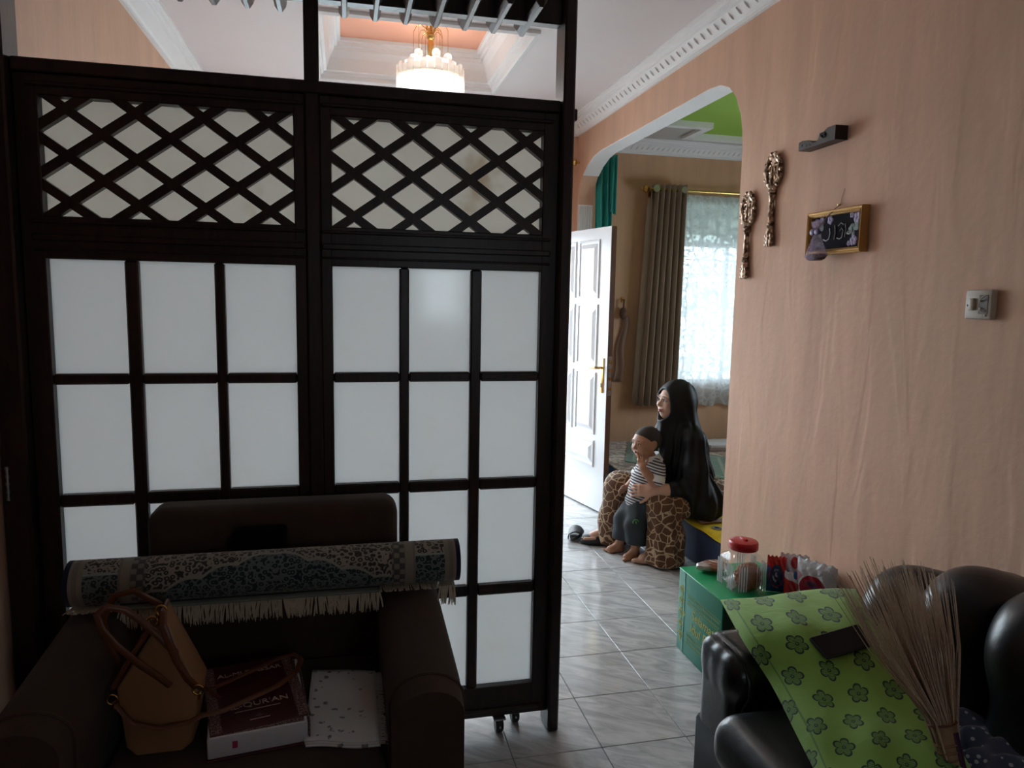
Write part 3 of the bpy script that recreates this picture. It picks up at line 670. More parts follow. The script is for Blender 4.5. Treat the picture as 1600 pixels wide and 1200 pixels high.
gm.grid(lambda u, v: A_ + (B_ - A_) * u + (C_ - A_) * v + Vector((0, 0, .004)), 8, 8, .005)
ob('prayer_mat', gm, t.m, None, label='dark green prayer mat spread on the patterned carpet behind the woman', cat='mat')
sb = thing('book_stack', 'flat pale stack of books lying on the mattress by the arch pillar', 'books', (3.25, 5.70, .262))
for k, (c_, dz) in enumerate((((.25, .17, .15), .03), ((.45, .42, .42), .026))):
    z = .2622 + (.0305 if k else 0)
    o = ob('cover', MB().rbox((3.26 + .01 * k, 5.70, z + dz / 2), (.40, .26, dz), .004, 2), plain('book_cloth', c_, .6), sb, True)
t = NT('yellow_cotton'); t.set(Roughness=.8); t.base(t.mix(t.noise(t.coord(), 9, 3), (.60, .44, .005), (.74, .56, .012))); M_yel = t.m
yc = thing('yellow_cloth', 'yellow cloth with round emblem laid over the mattress corner', 'cloth', (2.1, 3.6, .25))
ob('cloth', MB().grid(lambda u, v: (1.972 + .50 * u, 3.30 + .56 * v, .2620 + .003 * math.sin(u * 9 + v * 4) + .003 * math.sin(v * 14) - .010 * (1 - min(1, u * 14))), 24, 24, .004), M_yel, yc, 'all')
em = MB().lathe([(.024, 0), (.032, 0), (.032, .0012), (.024, .0012)], (2.062, 3.625, .2665), 24).lathe([(.001, 0), (.014, 0), (.014, .0012), (.001, .0012)], (2.062, 3.625, .2665), 16)
ob('emblem', em, plain('grey_print', (.22, .24, .24), .7), yc, label='grey round emblem')

# ------------------------------------------------------------------ things on the right wall
t = NT('antique_gilt'); t.set(Roughness=.35, Metallic=.85); g = t.noise(t.coord(), 60, 3); t.base(t.mix(g.step(.35, .65), (.10, .055, .03), (.62, .46, .33))); t.bump(g, .4, .003); M_gilt = t.m
def key_ornament(y, z, s, lab):                            # carved key: openwork oval bow, turned shank, square bit
    o = thing('key_ornament', lab, 'wall ornament', (XW, y, z), 'carved gilt key ornaments on the wall')
    X = XW - .014; P = lambda dy, dz, dx=0: (X - dx, y + dy * s, z + dz * s)
    bow = MB().tube([P(.050 * math.cos(a) * (1 + .10 * math.cos(7 * a)), .325 + .068 * math.sin(a) * (1 + .08 * math.cos(7 * a))) for a in [2 * PI * i / 42 for i in range(43)]], .0115 * s, 7)
    ob('bow', bow, M_gilt, o, True)
    scr = MB()
    for sg in (-1, 1):
        scr.tube([P(sg * .012 * (1 + .6 * math.sin(q * 2)), .268 + q * .036 + .004 * math.sin(q * 5)) for q in [i * .25 for i in range(13)]], .0058 * s, 6)
        scr.tube([P(sg * (.02 + .012 * math.cos(q)), .335 + .016 * math.sin(q)) for q in [i * .5 for i in range(12)]], .0052 * s, 6)
        scr.tube([P(sg * (.022 + .010 * math.cos(q)), .298 + .012 * math.sin(q)) for q in [i * .5 for i in range(12)]], .0048 * s, 6)
        scr.tube([P(sg * (.01 + .012 * math.cos(q)), .372 + .010 * math.sin(q)) for q in [i * .5 for i in range(12)]], .0046 * s, 6)
    ob('scrollwork', scr, M_gilt, o, True)
    for i in range(14):
        a = 2 * PI * i / 14
        ob('bead', MB().ball(P(.058 * math.cos(a), .325 + .077 * math.sin(a), .002), .0095 * s, 7, 5), M_gilt, o, True)
    pr_ = [(.012, .0), (.016, .01), (.013, .02), (.017, .03), (.014, .045), (.018, .06), (.013, .075), (.019, .085), (.013, .093), (.018, .10), (.013, .11), (.014, .15), (.011, .19), (.013, .215), (.019, .222), (.014, .23), (.020, .238), (.015, .246), (.024, .256), (.028, .268)]
    ob('shank', MB().lathe([(r * s, h * s) for r, h in pr_], (X, y, z), 12), M_gilt, o, True)
    bt = MB()
    for i in range(3):
        for sg in (-1, 1): bt.ball(P(sg * .017, .008 + .02 * i, .004), (.010 * s, .012 * s, .011 * s), 7, 5)
    bt.rbox((X, y, z + .03 * s), (.022 * s, .04 * s, .062 * s), .006 * s, 2)
    ob('bit', bt, M_gilt, o, True)
key_ornament(2.91, 1.797, 1.0, 'carved golden key ornament on the wall, the upper one of two')
key_ornament(3.10, 1.66, .985, 'carved golden key ornament on the wall, the lower one beside the arch edge')
# carved wooden bracket
M_bwood = plain('dark_varnish', (.016, .010, .011), .4, var=.3, vs=25, Specular_IOR_Level=.3)
br = thing('wall_bracket', 'small dark carved wooden bracket fixed high on the wall', 'bracket', (XW, 2.56, 2.19))
bp = [(2.452, 2.163), (2.675, 2.160), (2.675, 2.193), (2.655, 2.196), (2.618, 2.192), (2.585, 2.176), (2.56, 2.176), (2.55, 2.185), (2.545, 2.203), (2.52, 2.205), (2.50, 2.215), (2.452, 2.216)]
ob('body', MB().prism(bp, XW - .055, XW - .001, lambda u, v, w: (w, u, v)), M_bwood, br)
for y, z in ((2.655, 2.178), (2.627, 2.174), (2.605, 2.171)): ob('screw', MB().lathe([(.001, 0), (.004, 0), (.004, .002), (.001, .002)], (XW - .057, y, z), 8, 'X'), M_black, br)
ob('scroll', MB().tube([(XW - .057, 2.52 + .016 * math.cos(a) * (1 - a / 14), 2.19 + .013 * math.sin(a) * (1 - a / 14)) for a in [i * .5 for i in range(20)]], .0022, 5), M_bwood, br)
# framed picture
t = NT('gold_frame'); t.set(Roughness=.38, Metallic=.7); g = t.noise(t.coord(scale=(3, 3, 20)), 20, 3); t.base(t.mix(g, (.36, .20, .06), (.58, .36, .13))); M_gold = t.m
pf = thing('picture_frame', 'small gold framed dark floral calligraphy picture on the wall', 'picture', (XW, 2.46, 1.74))
y0, y1, z0, z1 = 2.300, 2.622, 1.740, 1.908
fm = MB().loft([[(XW - d, y0 + i, z0 + i), (XW - d, y1 - i, z0 + i), (XW - d, y1 - i, z1 - i), (XW - d, y0 + i, z1 - i)] for i, d in ((0, .001), (0, .030), (.004, .034), (.010, .031), (.013, .033), (.02, .026), (.022, .012), (.022, .001))], True, False)
ob('frame', fm, M_gold, pf)
ob('picture_ground', MB().box(XW - .014, XW - .012, y0 + .021, y1 - .021, z0 + .021, z1 - .021), plain('dark_print', (.010, .006, .012), .8, var=.5, Specular_IOR_Level=.1), pf)
M_lil = plain('lilac_print', (.22, .15, .30), .5, var=.4, vs=60); M_dg = plain('leaf_print', (.05, .085, .07), .5, var=.4, vs=60); M_sil = plain('silver_print', (.34, .34, .33), .5, var=.3)
for k, (yy, zz, r) in enumerate(((2.585, 1.868, .018), (2.55, 1.876, .013), (2.345, 1.868, .02), (2.375, 1.880, .012), (2.36, 1.785, .018), (2.385, 1.775, .010), (2.59, 1.775, .014), (2.50, 1.872, .016))):
    fl_ = MB()
    for p in range(5):
        a = 2 * PI * p / 5 + k; fl_.ball((XW - .0145, yy + r * .6 * math.cos(a), zz + r * .6 * math.sin(a)), (.0015, r * .55, r * .55), 8, 5)
    ob('flower', fl_, M_lil, pf, True)
rr = random.Random(3)
for k in range(16):
    yy, zz = (rr.uniform(2.34, 2.40) if k % 2 else rr.uniform(2.55, 2.59)), rr.uniform(1.78, 1.86)
    a = rr.uniform(0, PI); ob('leaf', MB().ball((XW - .0143, yy, zz), (.0012, .006 + .012 * abs(math.cos(a)), .006 + .012 * abs(math.sin(a))), 8, 5), M_dg, pf, True)
# flowing calligraphy strokes
for st in ([(2.535, 1.80), (2.52, 1.793), (2.50, 1.80), (2.495, 1.82), (2.50, 1.84)], [(2.47, 1.795), (2.465, 1.82), (2.47, 1.85)], [(2.455, 1.80), (2.44, 1.795), (2.425, 1.80), (2.42, 1.825), (2.43, 1.835), (2.44, 1.825)], [(2.41, 1.80), (2.405, 1.83), (2.41, 1.85)], [(2.45, 1.845), (2.435, 1.855), (2.42, 1.848)], [(2.555, 1.83), (2.57, 1.815), (2.585, 1.825), (2.58, 1.845)], [(2.40, 1.815), (2.385, 1.81), (2.37, 1.82), (2.375, 1.835)]):
    ob('brush_stroke', MB().tube([(XW - .0150, a, b) for a, b in st], .0022, 5), M_sil, pf, True)
# gauze pouch hanging in front of the picture
t = NT('lilac_gauze'); nt = t.t; a = t.n('ShaderNodeBsdfTransparent'); b = t.n('ShaderNodeBsdfDiffuse'); b.inputs[0].default_value = (.50, .42, .58, 1); g = t.noise(t.coord(scale=(60, 60, 6)), 8, 2)
m1 = t.n('ShaderNodeMixShader'); t.l(g * .55 + .08, m1.inputs[0]); nt.links.new(a.outputs[0], m1.inputs[1]); nt.links.new(b.outputs[0], m1.inputs[2]); nt.links.new(m1.outputs[0], t.out.inputs[0]); M_gauze = t.m
px, py = XW - .058, 2.515
gp = thing('gauze_pouch', 'lilac gauze pouch of potpourri hanging in front of the picture', 'pouch', (px, py, 1.715))
def sk(z, ry, rx, k=0): return [(px + rx * math.cos(2 * PI * j / 24) * (1 + .08 * math.sin(5 * j)), py + ry * math.sin(2 * PI * j / 24) * (1 + .06 * math.sin(7 * j)), z) for j in range(24)]
ob('gauze', MB().loft([sk(1.718, .038, .02), sk(1.733, .062, .026), sk(1.745, .055, .024), sk(1.785, .032, .016), sk(1.818, .014, .010), sk(1.832, .012, .01), sk(1.845, .026, .014), sk(1.868, .038, .012)], True, False), M_gauze, gp, True)
ob('potpourri', MB().loft([sk(1.717, .034, .016), sk(1.722, .050, .020), sk(1.732, .058, .022), sk(1.741, .045, .018)], True, True), plain('dried_petals', (.06, .028, .018), .9, var=.7, vs=70, bump=.6, bs=90), gp, True)
ob('ribbon', MB().lathe([(.012, 1.818), (.017, 1.825), (.012, 1.832)], (px, py, 0), 14).ball((px - .012, py + .012, 1.826), (.006, .018, .014)).ball((px - .012, py - .014, 1.826), (.006, .018, .012)), plain('purple_ribbon', (.10, .06, .16), .4), gp, True)
ob('string', MB().tube([(px, py, 1.832), (px + .012, py - .02, 1.87), (px + .03, py - .045, 1.905), (XW - .004, py - .052, 1.925)], .0016, 5).tube([(px, py, 1.832), (px + .008, py - .03, 1.87), (px + .03, py - .05, 1.905)], .0016, 5).tube([(XW - .003, py - .052, 1.925), (XW - .003, py - .06, 1.955), (XW - .002, py - .07, 1.985)], .0009, 4), plain('twine', (.22, .15, .12), .8), gp, True)
ob('nail', MB().cyl((XW, py - .052, 1.926), (XW - .014, py - .052, 1.926), .003, n=6), M_brass, gp)
# light switch with a broken socket insert
M_sw = plain('aged_beige_plastic', (.42, .36, .29), .45, var=.12); M_sw2 = plain('dark_broken_plastic', (.10, .075, .055), .5, var=.4, vs=40)
ls = thing('light_switch', 'square beige light switch with a broken insert on the right wall', 'light switch', (XW, 1.786, 1.556))
ob('plate', MB().rbox((XW - .010, 1.786, 1.556), (.020, .094, .088), .005, 3), M_sw, ls, True)
ob('rocker', MB().rbox((XW - .022, 1.806, 1.556), (.010, .017, .036), .002, 2).xf(Matrix.Rotation(0, 4, 'X')), M_sw, ls, True)
ob('indicator', MB().lathe([(.001, 0), (.003, 0), (.003, -.002), (.001, -.002)], (XW - .020, 1.822, 1.553), 8, 'X'), M_black, ls)
ob('broken_insert', MB().rbox((XW - .019, 1.768, 1.556), (.004, .032, .056), .001, 1), M_sw2, ls, True)
ob('wire', MB().tube([(XW - .022, 1.778, 1.565), (XW - .030, 1.770, 1.572), (XW - .026, 1.757, 1.583)], .0022, 6).tube([(XW - .022, 1.778, 1.546), (XW - .028, 1.772, 1.540), (XW - .024, 1.766, 1.535)], .002, 6), plain('pale_wire', (.5, .45, .38), .4), ls, True)
ob('screw', MB().ball((XW - .021, 1.758, 1.524), .003, 8, 6), M_chrome, ls, True)
# ------------------------------------------------------------------ brown armchair in front of the divider
t = NT('brown_upholstery'); t.set(Roughness=.9, Sheen_Weight=.06, Specular_IOR_Level=.2); cc = t.coord(); g = t.noise(cc, 14, 4, .6); wv = t.noise(cc, 260, 2)
t.base(t.mix(g, (.040, .026, .019), (.062, .040, .029))); t.bump(wv, .35, .002); M_bro = t.m
M_bro2 = plain('dark_sofa_base', (.022, .015, .012), .9)
ac = thing('armchair', 'dark brown fabric armchair in front of the room divider', 'armchair', (-.24, 1.95, 0))
ob('base', MB().rbox((-.24, 1.92, .185), (1.0, .80, .25), .02, 2), M_bro2, ac, True)
ob('backrest', MB().rbox((-.206, 2.280, .614), (.728, .146, .605), .048, 5), M_bro, ac, True)
ob('seat_cushion', MB().rbox((-.235, 1.825, .372), (.66, .77, .136), .045, 4), M_bro, ac, True)
def arm(x0, x1, flip):
    rings = []; out = []
    for k in range(13):
        f = k / 12; y = 1.585 + .615 * f; top = .652 + .048 * f; r = (x1 - x0) / 2; cx = (x0 + x1) / 2
        if k == 0: sh = .90
        elif k == 1: sh = .975
        else: sh = 1
        yy = y - (.02 if k == 0 else 0) + (0.0)
        bulge = .012
        ring = [(cx + r * sh, yy, .07), (cx + (r + bulge) * sh, yy, .35), (cx + (r + bulge) * sh, yy, top - r * .9)]
        for i in range(1, 12):
            a = PI * i / 12; ring.append((cx + (r + bulge) * sh * math.cos(a), yy, top - r * .9 + r * .9 * math.sin(a) * sh))
        ring += [(cx - (r + bulge) * sh, yy, top - r * .9), (cx - (r + bulge) * sh, yy, .35), (cx - r * sh, yy, .07)]
        rings.append(ring)
        if k == 1: out = ring
    o = ob('arm', MB().loft(rings, True, True), M_bro, ac, True)
    ob('piping', MB().tube([(p[0], p[1] - .004, p[2]) for p in out], .005, 6), M_bro, o, True)
arm(.108, .262, 1); arm(-.742, -.588, -1)
for x in (-.66, .18):
    for y in (1.62, 2.24): ob('foot', MB().lathe([(.022, 0), (.028, .06)], (x, y, 0), 10), M_black, ac, True)
# rolled rug lying across its arms
RC = (2.076, .770); RR = .067
t = NT('woven_rug'); t.set(Roughness=.95, Sheen_Weight=.2, Specular_IOR_Level=.15); X_, Y_, Z_ = t.xyz(t.coord())
s_ = X_ + .199; h_ = (Z_ - RC[1]).f('ARCTAN2', (Y_ - RC[0]) * -1)
cb = t.n('ShaderNodeCombineXYZ'); t.l(s_, cb.inputs[0]); t.l(h_ * .067, cb.inputs[1]); V_ = cb.outputs[0]
c1_ = t.vor(V_, 66, 'F1'); c2_ = t.vor(V_, 66, 'DISTANCE_TO_EDGE'); n1_ = t.noise(V_, 150, 3, .6, 1.5)
petal = ((c1_ * 11 + 1.2).f('SINE') * .55 + n1_ * 1.3).step(.45, .80)
fl1 = t.mix(petal, (.045, .045, .042), (.30, .275, .235)); fl2 = t.mix(petal, (.022, .036, .042), (.13, .165, .165))
as_ = s_.f('ABSOLUTE')
topb = (as_ / .29 * -1.0 + 1.0) * 1.55 + (as_ * 34).f('SINE').f('ABSOLUTE') * .22 - .35
dlt = topb - h_
body = t.mix(dlt.step(-.02, .02), fl1, fl2); body = t.mix((dlt.f('ABSOLUTE')).lt(.075), body, (.28, .29, .25))
band = t.mix((as_ * 180).f('SINE').step(.2, .6) * .5, (.25, .23, .19), (.15, .135, .115))
panel = t.mix(h_.gt(.62), fl2, fl1); panel = t.mix((h_ - .62).f('ABSOLUTE').lt(.05), panel, (.25, .33, .31))
scr_ = t.mix(((s_ * 190).f('SINE') * (h_ * 12).f('SINE')).step(-.1, .3), (.08, .08, .075), (.22, .205, .175))
col = t.mix(as_.gt(.325), body, scr_); col = t.mix(as_.gt(.362), col, band); col = t.mix(as_.gt(.393), col, panel); col = t.mix(as_.gt(.478), col, band); col = t.mix(as_.gt(.512), col, (.012, .016, .045))
t.base(col); t.bump(n1_, .4, .003); M_rug = t.m
rg = thing('rolled_rug', 'rolled oriental rug with pale fringe lying across the armchair', 'rug', (-.2, RC[0], RC[1]))
TURN = 3.6
def rugp(u, v):
    a = -2.15 + v * TURN * 2 * PI; r = RR - (RR - .016) * v
    return (-.199 + (u - .5) * 1.05, RC[0] - r * math.cos(a), RC[1] + r * math.sin(a))
ob('rug', MB().grid(rugp, 24, 110, .0065), M_rug, rg, True)
M_fr = plain('fringe_cotton', (.50, .45, .35), .9, var=.25, vs=80)
fr_ = MB(); rr = random.Random(5)
for i in range(560):
    x = -.715 + 1.03 * i / 560 + rr.uniform(-.001, .001)
    y0, z0 = RC[0] - (RR - .002) * math.cos(-1.75), RC[1] - .066
    ln = rr.uniform(.048, .062) * (1.0 if i % 9 else .8); sw = rr.uniform(-.010, .010) + .006 * math.sin(i * .09)
    fy = y0 - .030
    zt = .708 if x > .085 else z0 - .004
    if -.60 < x < .095 or x > .272:
        fr_.tube([(x, y0 + .01, z0 + .001), (x + sw * .2, fy, z0 - .012), (x + sw * .7, fy - .006, z0 - .012 - ln * .55), (x + sw, fy - .003 + rr.uniform(-.004, .004), z0 - .012 - ln)], [.0020, .0024, .0022, .0012], 4)
    else:                                                  # over the arms the fringe lies on the cloth, then drops past the side
        fr_.tube([(x, y0 + .01, z0 + .001), (x + sw * .3, fy - .02, z0 + .0035), (x + sw, fy - .052, z0 + .0035 + rr.uniform(0, .004))], [.0016, .0018, .0010], 4)
ob('fringe', fr_, M_fr, rg, kind='stuff', label='pale cotton fringe')
ob('edge_tape', MB().grid(lambda u, v: (-.60 + .70 * u, RC[0] - .012 - .024 * v, .7025 - .007 * v + .0 * u), 20, 3, .003), plain('edge_tape_cotton', (.20, .24, .21), .9), rg, 'all')
# black cap wedged behind the rug
cp_ = thing('black_cap', 'black cloth cap tucked between the rolled rug and the backrest', 'cap', (-.25, 2.18, .80))
M_vel = plain('black_velvet', (.003, .003, .0035), .95, Specular_IOR_Level=.1)
ob('crown', MB().rbox((-.247, 2.174, .834), (.150, .050, .066), .012, 3), M_vel, cp_, True)
ob('band', MB().rbox((-.310, 2.174, .818), (.060, .048, .046), .018, 3), M_vel, cp_, True)
# handbag
M_tan = plain('tan_leather', (.30, .165, .080), .42, var=.14, vs=9, bump=.12, bs=120)
M_tan2 = plain('brown_leather', (.125, .045, .018), .38, var=.2, vs=12, bump=.1, bs=120)
hb = thing('handbag', 'tan leather handbag with brown straps leaning on the armchair seat', 'handbag', (-.45, 1.83, .44))
face = [(-.545, .600), (-.430, .782), (-.352, .590), (-.372, .455), (-.39, .442), (-.50, .442), (-.52, .46)]
fc = Vector((sum(p[0] for p in face) / 7, sum(p[1] for p in face) / 7))
rings = []
for k, (y, sc) in enumerate(((1.772, .90), (1.776, .97), (1.786, 1.0), (1.86, 1.0), (1.885, .99), (1.893, .95), (1.896, .88))):
    rings.append([(fc.x + (x - fc.x) * sc, y + (.03 if i < 2 else 0) * (1 if k < 3 else -.6), fc.y + (z - fc.y) * sc if sc < 1 and z > .45 else z) for i, (x, z) in enumerate(face)])
bag = ob('body', MB().loft(rings, True, True), M_tan, hb, True)
bv = bag.modifiers.new('soften', 'BEVEL'); bv.width = .010; bv.segments = 3; bv.limit_method = 'ANGLE'
ob('opening', MB().loft([[(a[0] - .004, y, a[1] + .003) for a, y in ((face[0], 1.80), (face[1], 1.80), (face[1], 1.87), (face[0], 1.87))], [(a[0] - .0055, y, a[1] + .004) for a, y in ((face[0], 1.80), (face[1], 1.80), (face[1], 1.87), (face[0], 1.87))]]), plain('dark_lining', (.012, .007, .006), .9), hb)
ob('rim', MB().tube([(-.549, 1.805, .603), (-.50, 1.795, .688), (-.434, 1.802, .786), (-.43, 1.835, .790), (-.434, 1.868, .786), (-.50, 1.875, .688), (-.549, 1.865, .603), (-.552, 1.835, .598), (-.549, 1.805, .603)], .006, 6), M_tan2, hb, True)
def strap(pts, w, mat, name='strap', fl=(0, 1, 0)): return ob(name, MB().tube(pts, [(.003, w)] * len(pts), 8, flat=fl), mat, hb, True)
strap([(-.415, 1.772, .611), (-.44, 1.766, .640), (-.476, 1.752, .682), (-.521, 1.745, .737), (-.549, 1.745, .778), (-.560, 1.75, .812), (-.540, 1.757, .826), (-.504, 1.765, .812), (-.472, 1.772, .779), (-.44, 1.778, .738), (-.402, 1.776, .692)], .0085, M_tan2, 'handle')
strap([(-.548, 1.87, .62), (-.575, 1.87, .68), (-.582, 1.865, .75), (-.555, 1.86, .81), (-.51, 1.86, .82), (-.47, 1.865, .79), (-.443, 1.87, .77)], .0085, M_tan2, 'handle')
strap([(-.428, 1.790, .790), (-.424, 1.766, .767), (-.41, 1.764, .718), (-.398, 1.766, .678), (-.376, 1.768, .628), (-.356, 1.770, .601)], .009, M_tan2)
strap([(-.400, 1.768, .70), (-.392, 1.766, .66), (-.372, 1.766, .63), (-.352, 1.772, .60), (-.335, 1.80, .575), (-.318, 1.84, .530)], .006, M_tan2)
strap([(-.546, 1.79, .575), (-.50, 1.764, .530), (-.44, 1.76, .512), (-.375, 1.764, .518), (-.345, 1.772, .528), (-.30, 1.79, .524), (-.245, 1.83, .526), (-.18, 1.88, .526), (-.135, 1.95, .526), (-.128, 2.01, .528), (-.150, 2.04, .53), (-.19, 2.02, .53), (-.27, 1.955, .528), (-.335, 1.90, .528), (-.352, 1.86, .55)], .008, M_tan2, 'long_strap', (0, 0, 1))
for p in ((-.546, 1.785, .585), (-.352, 1.768, .598), (-.434, 1.80, .792), (-.455, 1.80, .765)):
    ob('buckle', MB().tube([(p[0] + .012 * math.cos(a), p[1] - .004, p[2] + .012 * math.sin(a)) for a in [i * PI / 6 for i in range(13)]], .0026, 6).cyl((p[0], p[1], p[2] - .025), (p[0] + .004, p[1] - .004, p[2] - .008), .004, n=6), M_brass, hb, True)

# thick book
t = NT('maroon_cover'); t.set(Roughness=.4); t.base(t.mix(t.noise(t.coord(), 12, 4), (.045, .008, .010), (.085, .016, .018))); M_mar = t.m
M_page = plain('book_pages', (.62, .64, .68), .8, var=.05, vs=4); t = NT('page_edges'); t.set(Roughness=.85)
z_ = t.xyz(t.coord())[2]; t.base(t.mix((z_ * 3200).f('SINE').step(-.6, .9), (.50, .52, .57), (.66, .68, .72))); M_pedge = t.m
t = NT('patterned_border'); t.set(Roughness=.5); cc = t.coord(); t.base(t.mix((t.vor(cc, 130, 'DISTANCE_TO_EDGE')).step(.03, .09), (.34, .28, .25), (.10, .035, .035))); M_pat = t.m
bk = thing('thick_book', 'thick maroon hardcover scripture book lying on the armchair seat', 'book', (-.24, 1.9, .44))
BM = Matrix.Translation((-.235, 1.895, .4405)) @ Matrix.Rotation(math.radians(8), 4, 'Z')
ob('pages', MB().rbox((0, 0, .031), (.232, .335, .052), .004, 2).xf(BM), M_pedge, bk, True)
ob('back_cover', MB().rbox((.004, 0, .0025), (.245, .345, .004), .0012, 1).xf(BM), M_mar, bk)
ob('page_border', MB().box(-.108, .108, -.16, .16, .0570, .0574).xf(BM), M_pat, bk)
ob('spine', MB().rbox((.119, 0, .031), (.004, .345, .058), .0015, 1).xf(BM), M_pat, bk)
ob('bookmark', MB().box(-.06, -.048, -.1695, -.1675, .025, .042).xf(BM), plain('pink_ribbon', (.35, .03, .10), .6), bk)
CM = BM @ Matrix.Translation((-.006, .012, .0582)) @ Matrix.Rotation(math.radians(5), 4, 'Z') @ Matrix.Rotation(math.radians(1.2), 4, 'X')
cv = ob('front_cover', MB().rbox((0, .0, .003), (.236, .325, .004), .0014, 1).xf(CM), M_mar, bk)
for x in (-.103, .103): ob('border_strip', MB().box(x - .013, x + .013, -.158, .158, .0051, .0055).xf(CM), M_pat, cv)
M_ivory = plain('ivory_print', (.55, .47, .40), .5)
for txt, sz, yy in (('AL-MUYASSAR', .026, .105), ("AL-QUR'AN", .030, -.060)):
    me = text_mesh(txt, sz); me.materials.append(M_ivory); o = ob('lettering', me, None, cv); o.matrix_basis = CM @ Matrix.Translation((0, yy, .0054))
for k, (yy, w) in enumerate(((-.085, .055), (-.130, .024))): ob('print_line', MB().box(-w, w, yy - .0012, yy + .0012, .0051, .0055).xf(CM), M_ivory, cv)
ob('print_mark', MB().prism([(-.012, 0), (0, .012), (.012, 0), (0, -.003)], .0051, .0055, lambda u, v, w: (u, v - .118, w)).xf(CM), plain('faded_print', (.16, .09, .08), .5), cv)

# folded cloth with fringe
t = NT('floral_cotton'); t.set(Roughness=.9); cc = t.coord(); v1 = t.vor(cc, 30, 'F1'); n1 = t.noise(cc, 60, 3)
t.base(t.mix((v1.lt(.26) * n1.step(.45, .55)), (.66, .67, .66), (.20, .20, .22))); M_flc = t.m
fc_ = thing('folded_cloth', 'folded white floral cloth with frayed edge on the armchair seat', 'cloth', (0, 1.9, .44))
def clo(u, v): return (-.103 + .180 * u + .012 * (v * .5), 1.722 + .345 * v - .035 * u + .006 * math.sin(u * 6) * v, .4475 + .003 * math.sin(u * 7 + v * 3) + .003 * math.sin(v * 9))
for k in range(3): ob('fold', MB().grid(lambda u, v, k=k: (clo(u, v)[0] - .002 * k, clo(u, v)[1] + .004 * k, clo(u, v)[2] + .0046 * k), 14, 20, .004), M_flc, fc_, 'all')
tf = MB()
for i in range(70):
    v = i / 69; p = clo(1, v); tf.tube([(p[0] - .003, p[1], p[2] + .006), (p[0] + .010, p[1] + rr.uniform(-.003, .003), p[2] + .005), (p[0] + .020 + rr.uniform(-.003, .002), p[1] + rr.uniform(-.006, .006), p[2] - .001)], [.0016, .0014, .0006], 4)
ob('tassels', tf, M_flc, fc_, kind='stuff')

# ------------------------------------------------------------------ black leather sofa along the right wall
t = NT('black_leather'); t.set(Roughness=.33, Specular_IOR_Level=.55); cc = t.coord(); g = t.noise(cc, 7, 4, .6); t.base(t.mix(g, (.006, .006, .007), (.012, .012, .014)))
t.bump(t.vor(cc, 240, 'DISTANCE_TO_EDGE') * .25 + t.noise(cc, 16, 4, .6, .8) * 1.2, .18, .006); M_lea = t.m
sf = thing('leather_sofa', 'black leather sofa with channelled backrest against the right wall', 'sofa', (1.4, 1.1, 0))
ob('base', MB().rbox((1.443, 1.02, .17), (.794, 1.80, .24), .02, 2), plain('black_vinyl', (.007, .007, .008), .6, Specular_IOR_Level=.25), sf, True)
q = SDF((.95, 1.60, .02), (1.86, 1.99, .68), .0065)
q.rb((1.435, 1.815, .30), (.385, .098, .25), .035, .01)
q.rb((1.435, 1.80, .488), (.39, .122, .068), .062, .03)
q.warp(lambda X, Y, Z: 0 * Z + .005 * np.exp(-((X - 1.08) / .010) ** 2) + .0016 * np.sin(Y * 110) * np.exp(-((X - 1.06) / .02) ** 2) * (Z > .43))
o = ob('arm', q.mesh('arm'), M_lea, sf)
ob('arm_seam', MB().tube([(1.081, 1.714, .12), (1.081, 1.714, .30), (1.081, 1.708, .41), (1.081, 1.678, .46), (1.081, 1.682, .505), (1.081, 1.715, .545), (1.081, 1.76, .557), (1.081, 1.82, .558)], .0045, 6), M_lea, o, True)
q = SDF((.91, .1, .28), (1.60, 1.68, .50), .009)
for y0, y1 in ((.9, 1.655), (.15, .89)): q.rb((1.252, (y0 + y1) / 2, .390), (.315, (y1 - y0) / 2, .080), .07, .004)
ob('seat_cushion', q.mesh('seat_cushion'), M_lea, sf)
for i in range(8):
    yc, tp = 1.692 - i * .211, (.785, .862, .885)[min(i, 2)]
    q = SDF((1.36, yc - .16, .34), (1.86, yc + .16, .97), .008)
    q.rb((1.648, yc, tp / 2 + .19), (.150, .104, tp / 2 - .20), .095, .02, euler_R(0, math.radians(5), 0)); q.ell((1.60, yc, tp - .145), (.148, .112, .150), .05)
    ob('back_channel', q.mesh('back_channel'), M_lea, sf)
for x in (1.10, 1.78):
    for y in (.2, 1.85): ob('foot', MB().lathe([(.02, 0), (.026, .055)], (x, y, 0), 10), M_black, sf, True)

# pillow with printed flowers
t = NT('green_flower_print'); t.set(Roughness=.8, Sheen_Weight=.2); u_, v_, _ = t.xyz(t.coord('UV'))
PW, PL, CXS, CYS = .46, .70, .108, .082
U, V = u_ * PW, v_ * PL; row = (V / CYS).f('FLOOR'); Us = U + row.f('MODULO', 2) * (CXS * .5) + row * .006 + .02
colid = (Us / CXS).f('FLOOR'); a_ = ((Us / CXS).f('FRACT') - .5) * CXS; b_ = ((V / CYS).f('FRACT') - .5) * CYS
r_ = (a_ * a_ + b_ * b_).f('SQRT'); th = b_.f('ARCTAN2', a_) + row * 1.7 + colid * 2.3
R_ = (th * 2.5).f('COSINE').f('ABSOLUTE').f('POWER', .6) * .0135 + .0145
inside = r_.f('LESS_THAN', R_); line = (r_ - R_).f('ABSOLUTE').lt(.0026); dot = (r_ - .0042).f('ABSOLUTE').lt(.0013)
strp = (b_ * 1500).f('SINE').step(-.3, .3) * .75 + .25
gbase = t.mix(t.noise(t.coord(), 5, 3), (.185, .36, .050), (.25, .45, .080))
c = t.mix(inside * strp * .85, gbase, (.018, .075, .026)); c = t.mix((line + dot).f('MINIMUM', 1), c, (.006, .030, .012))
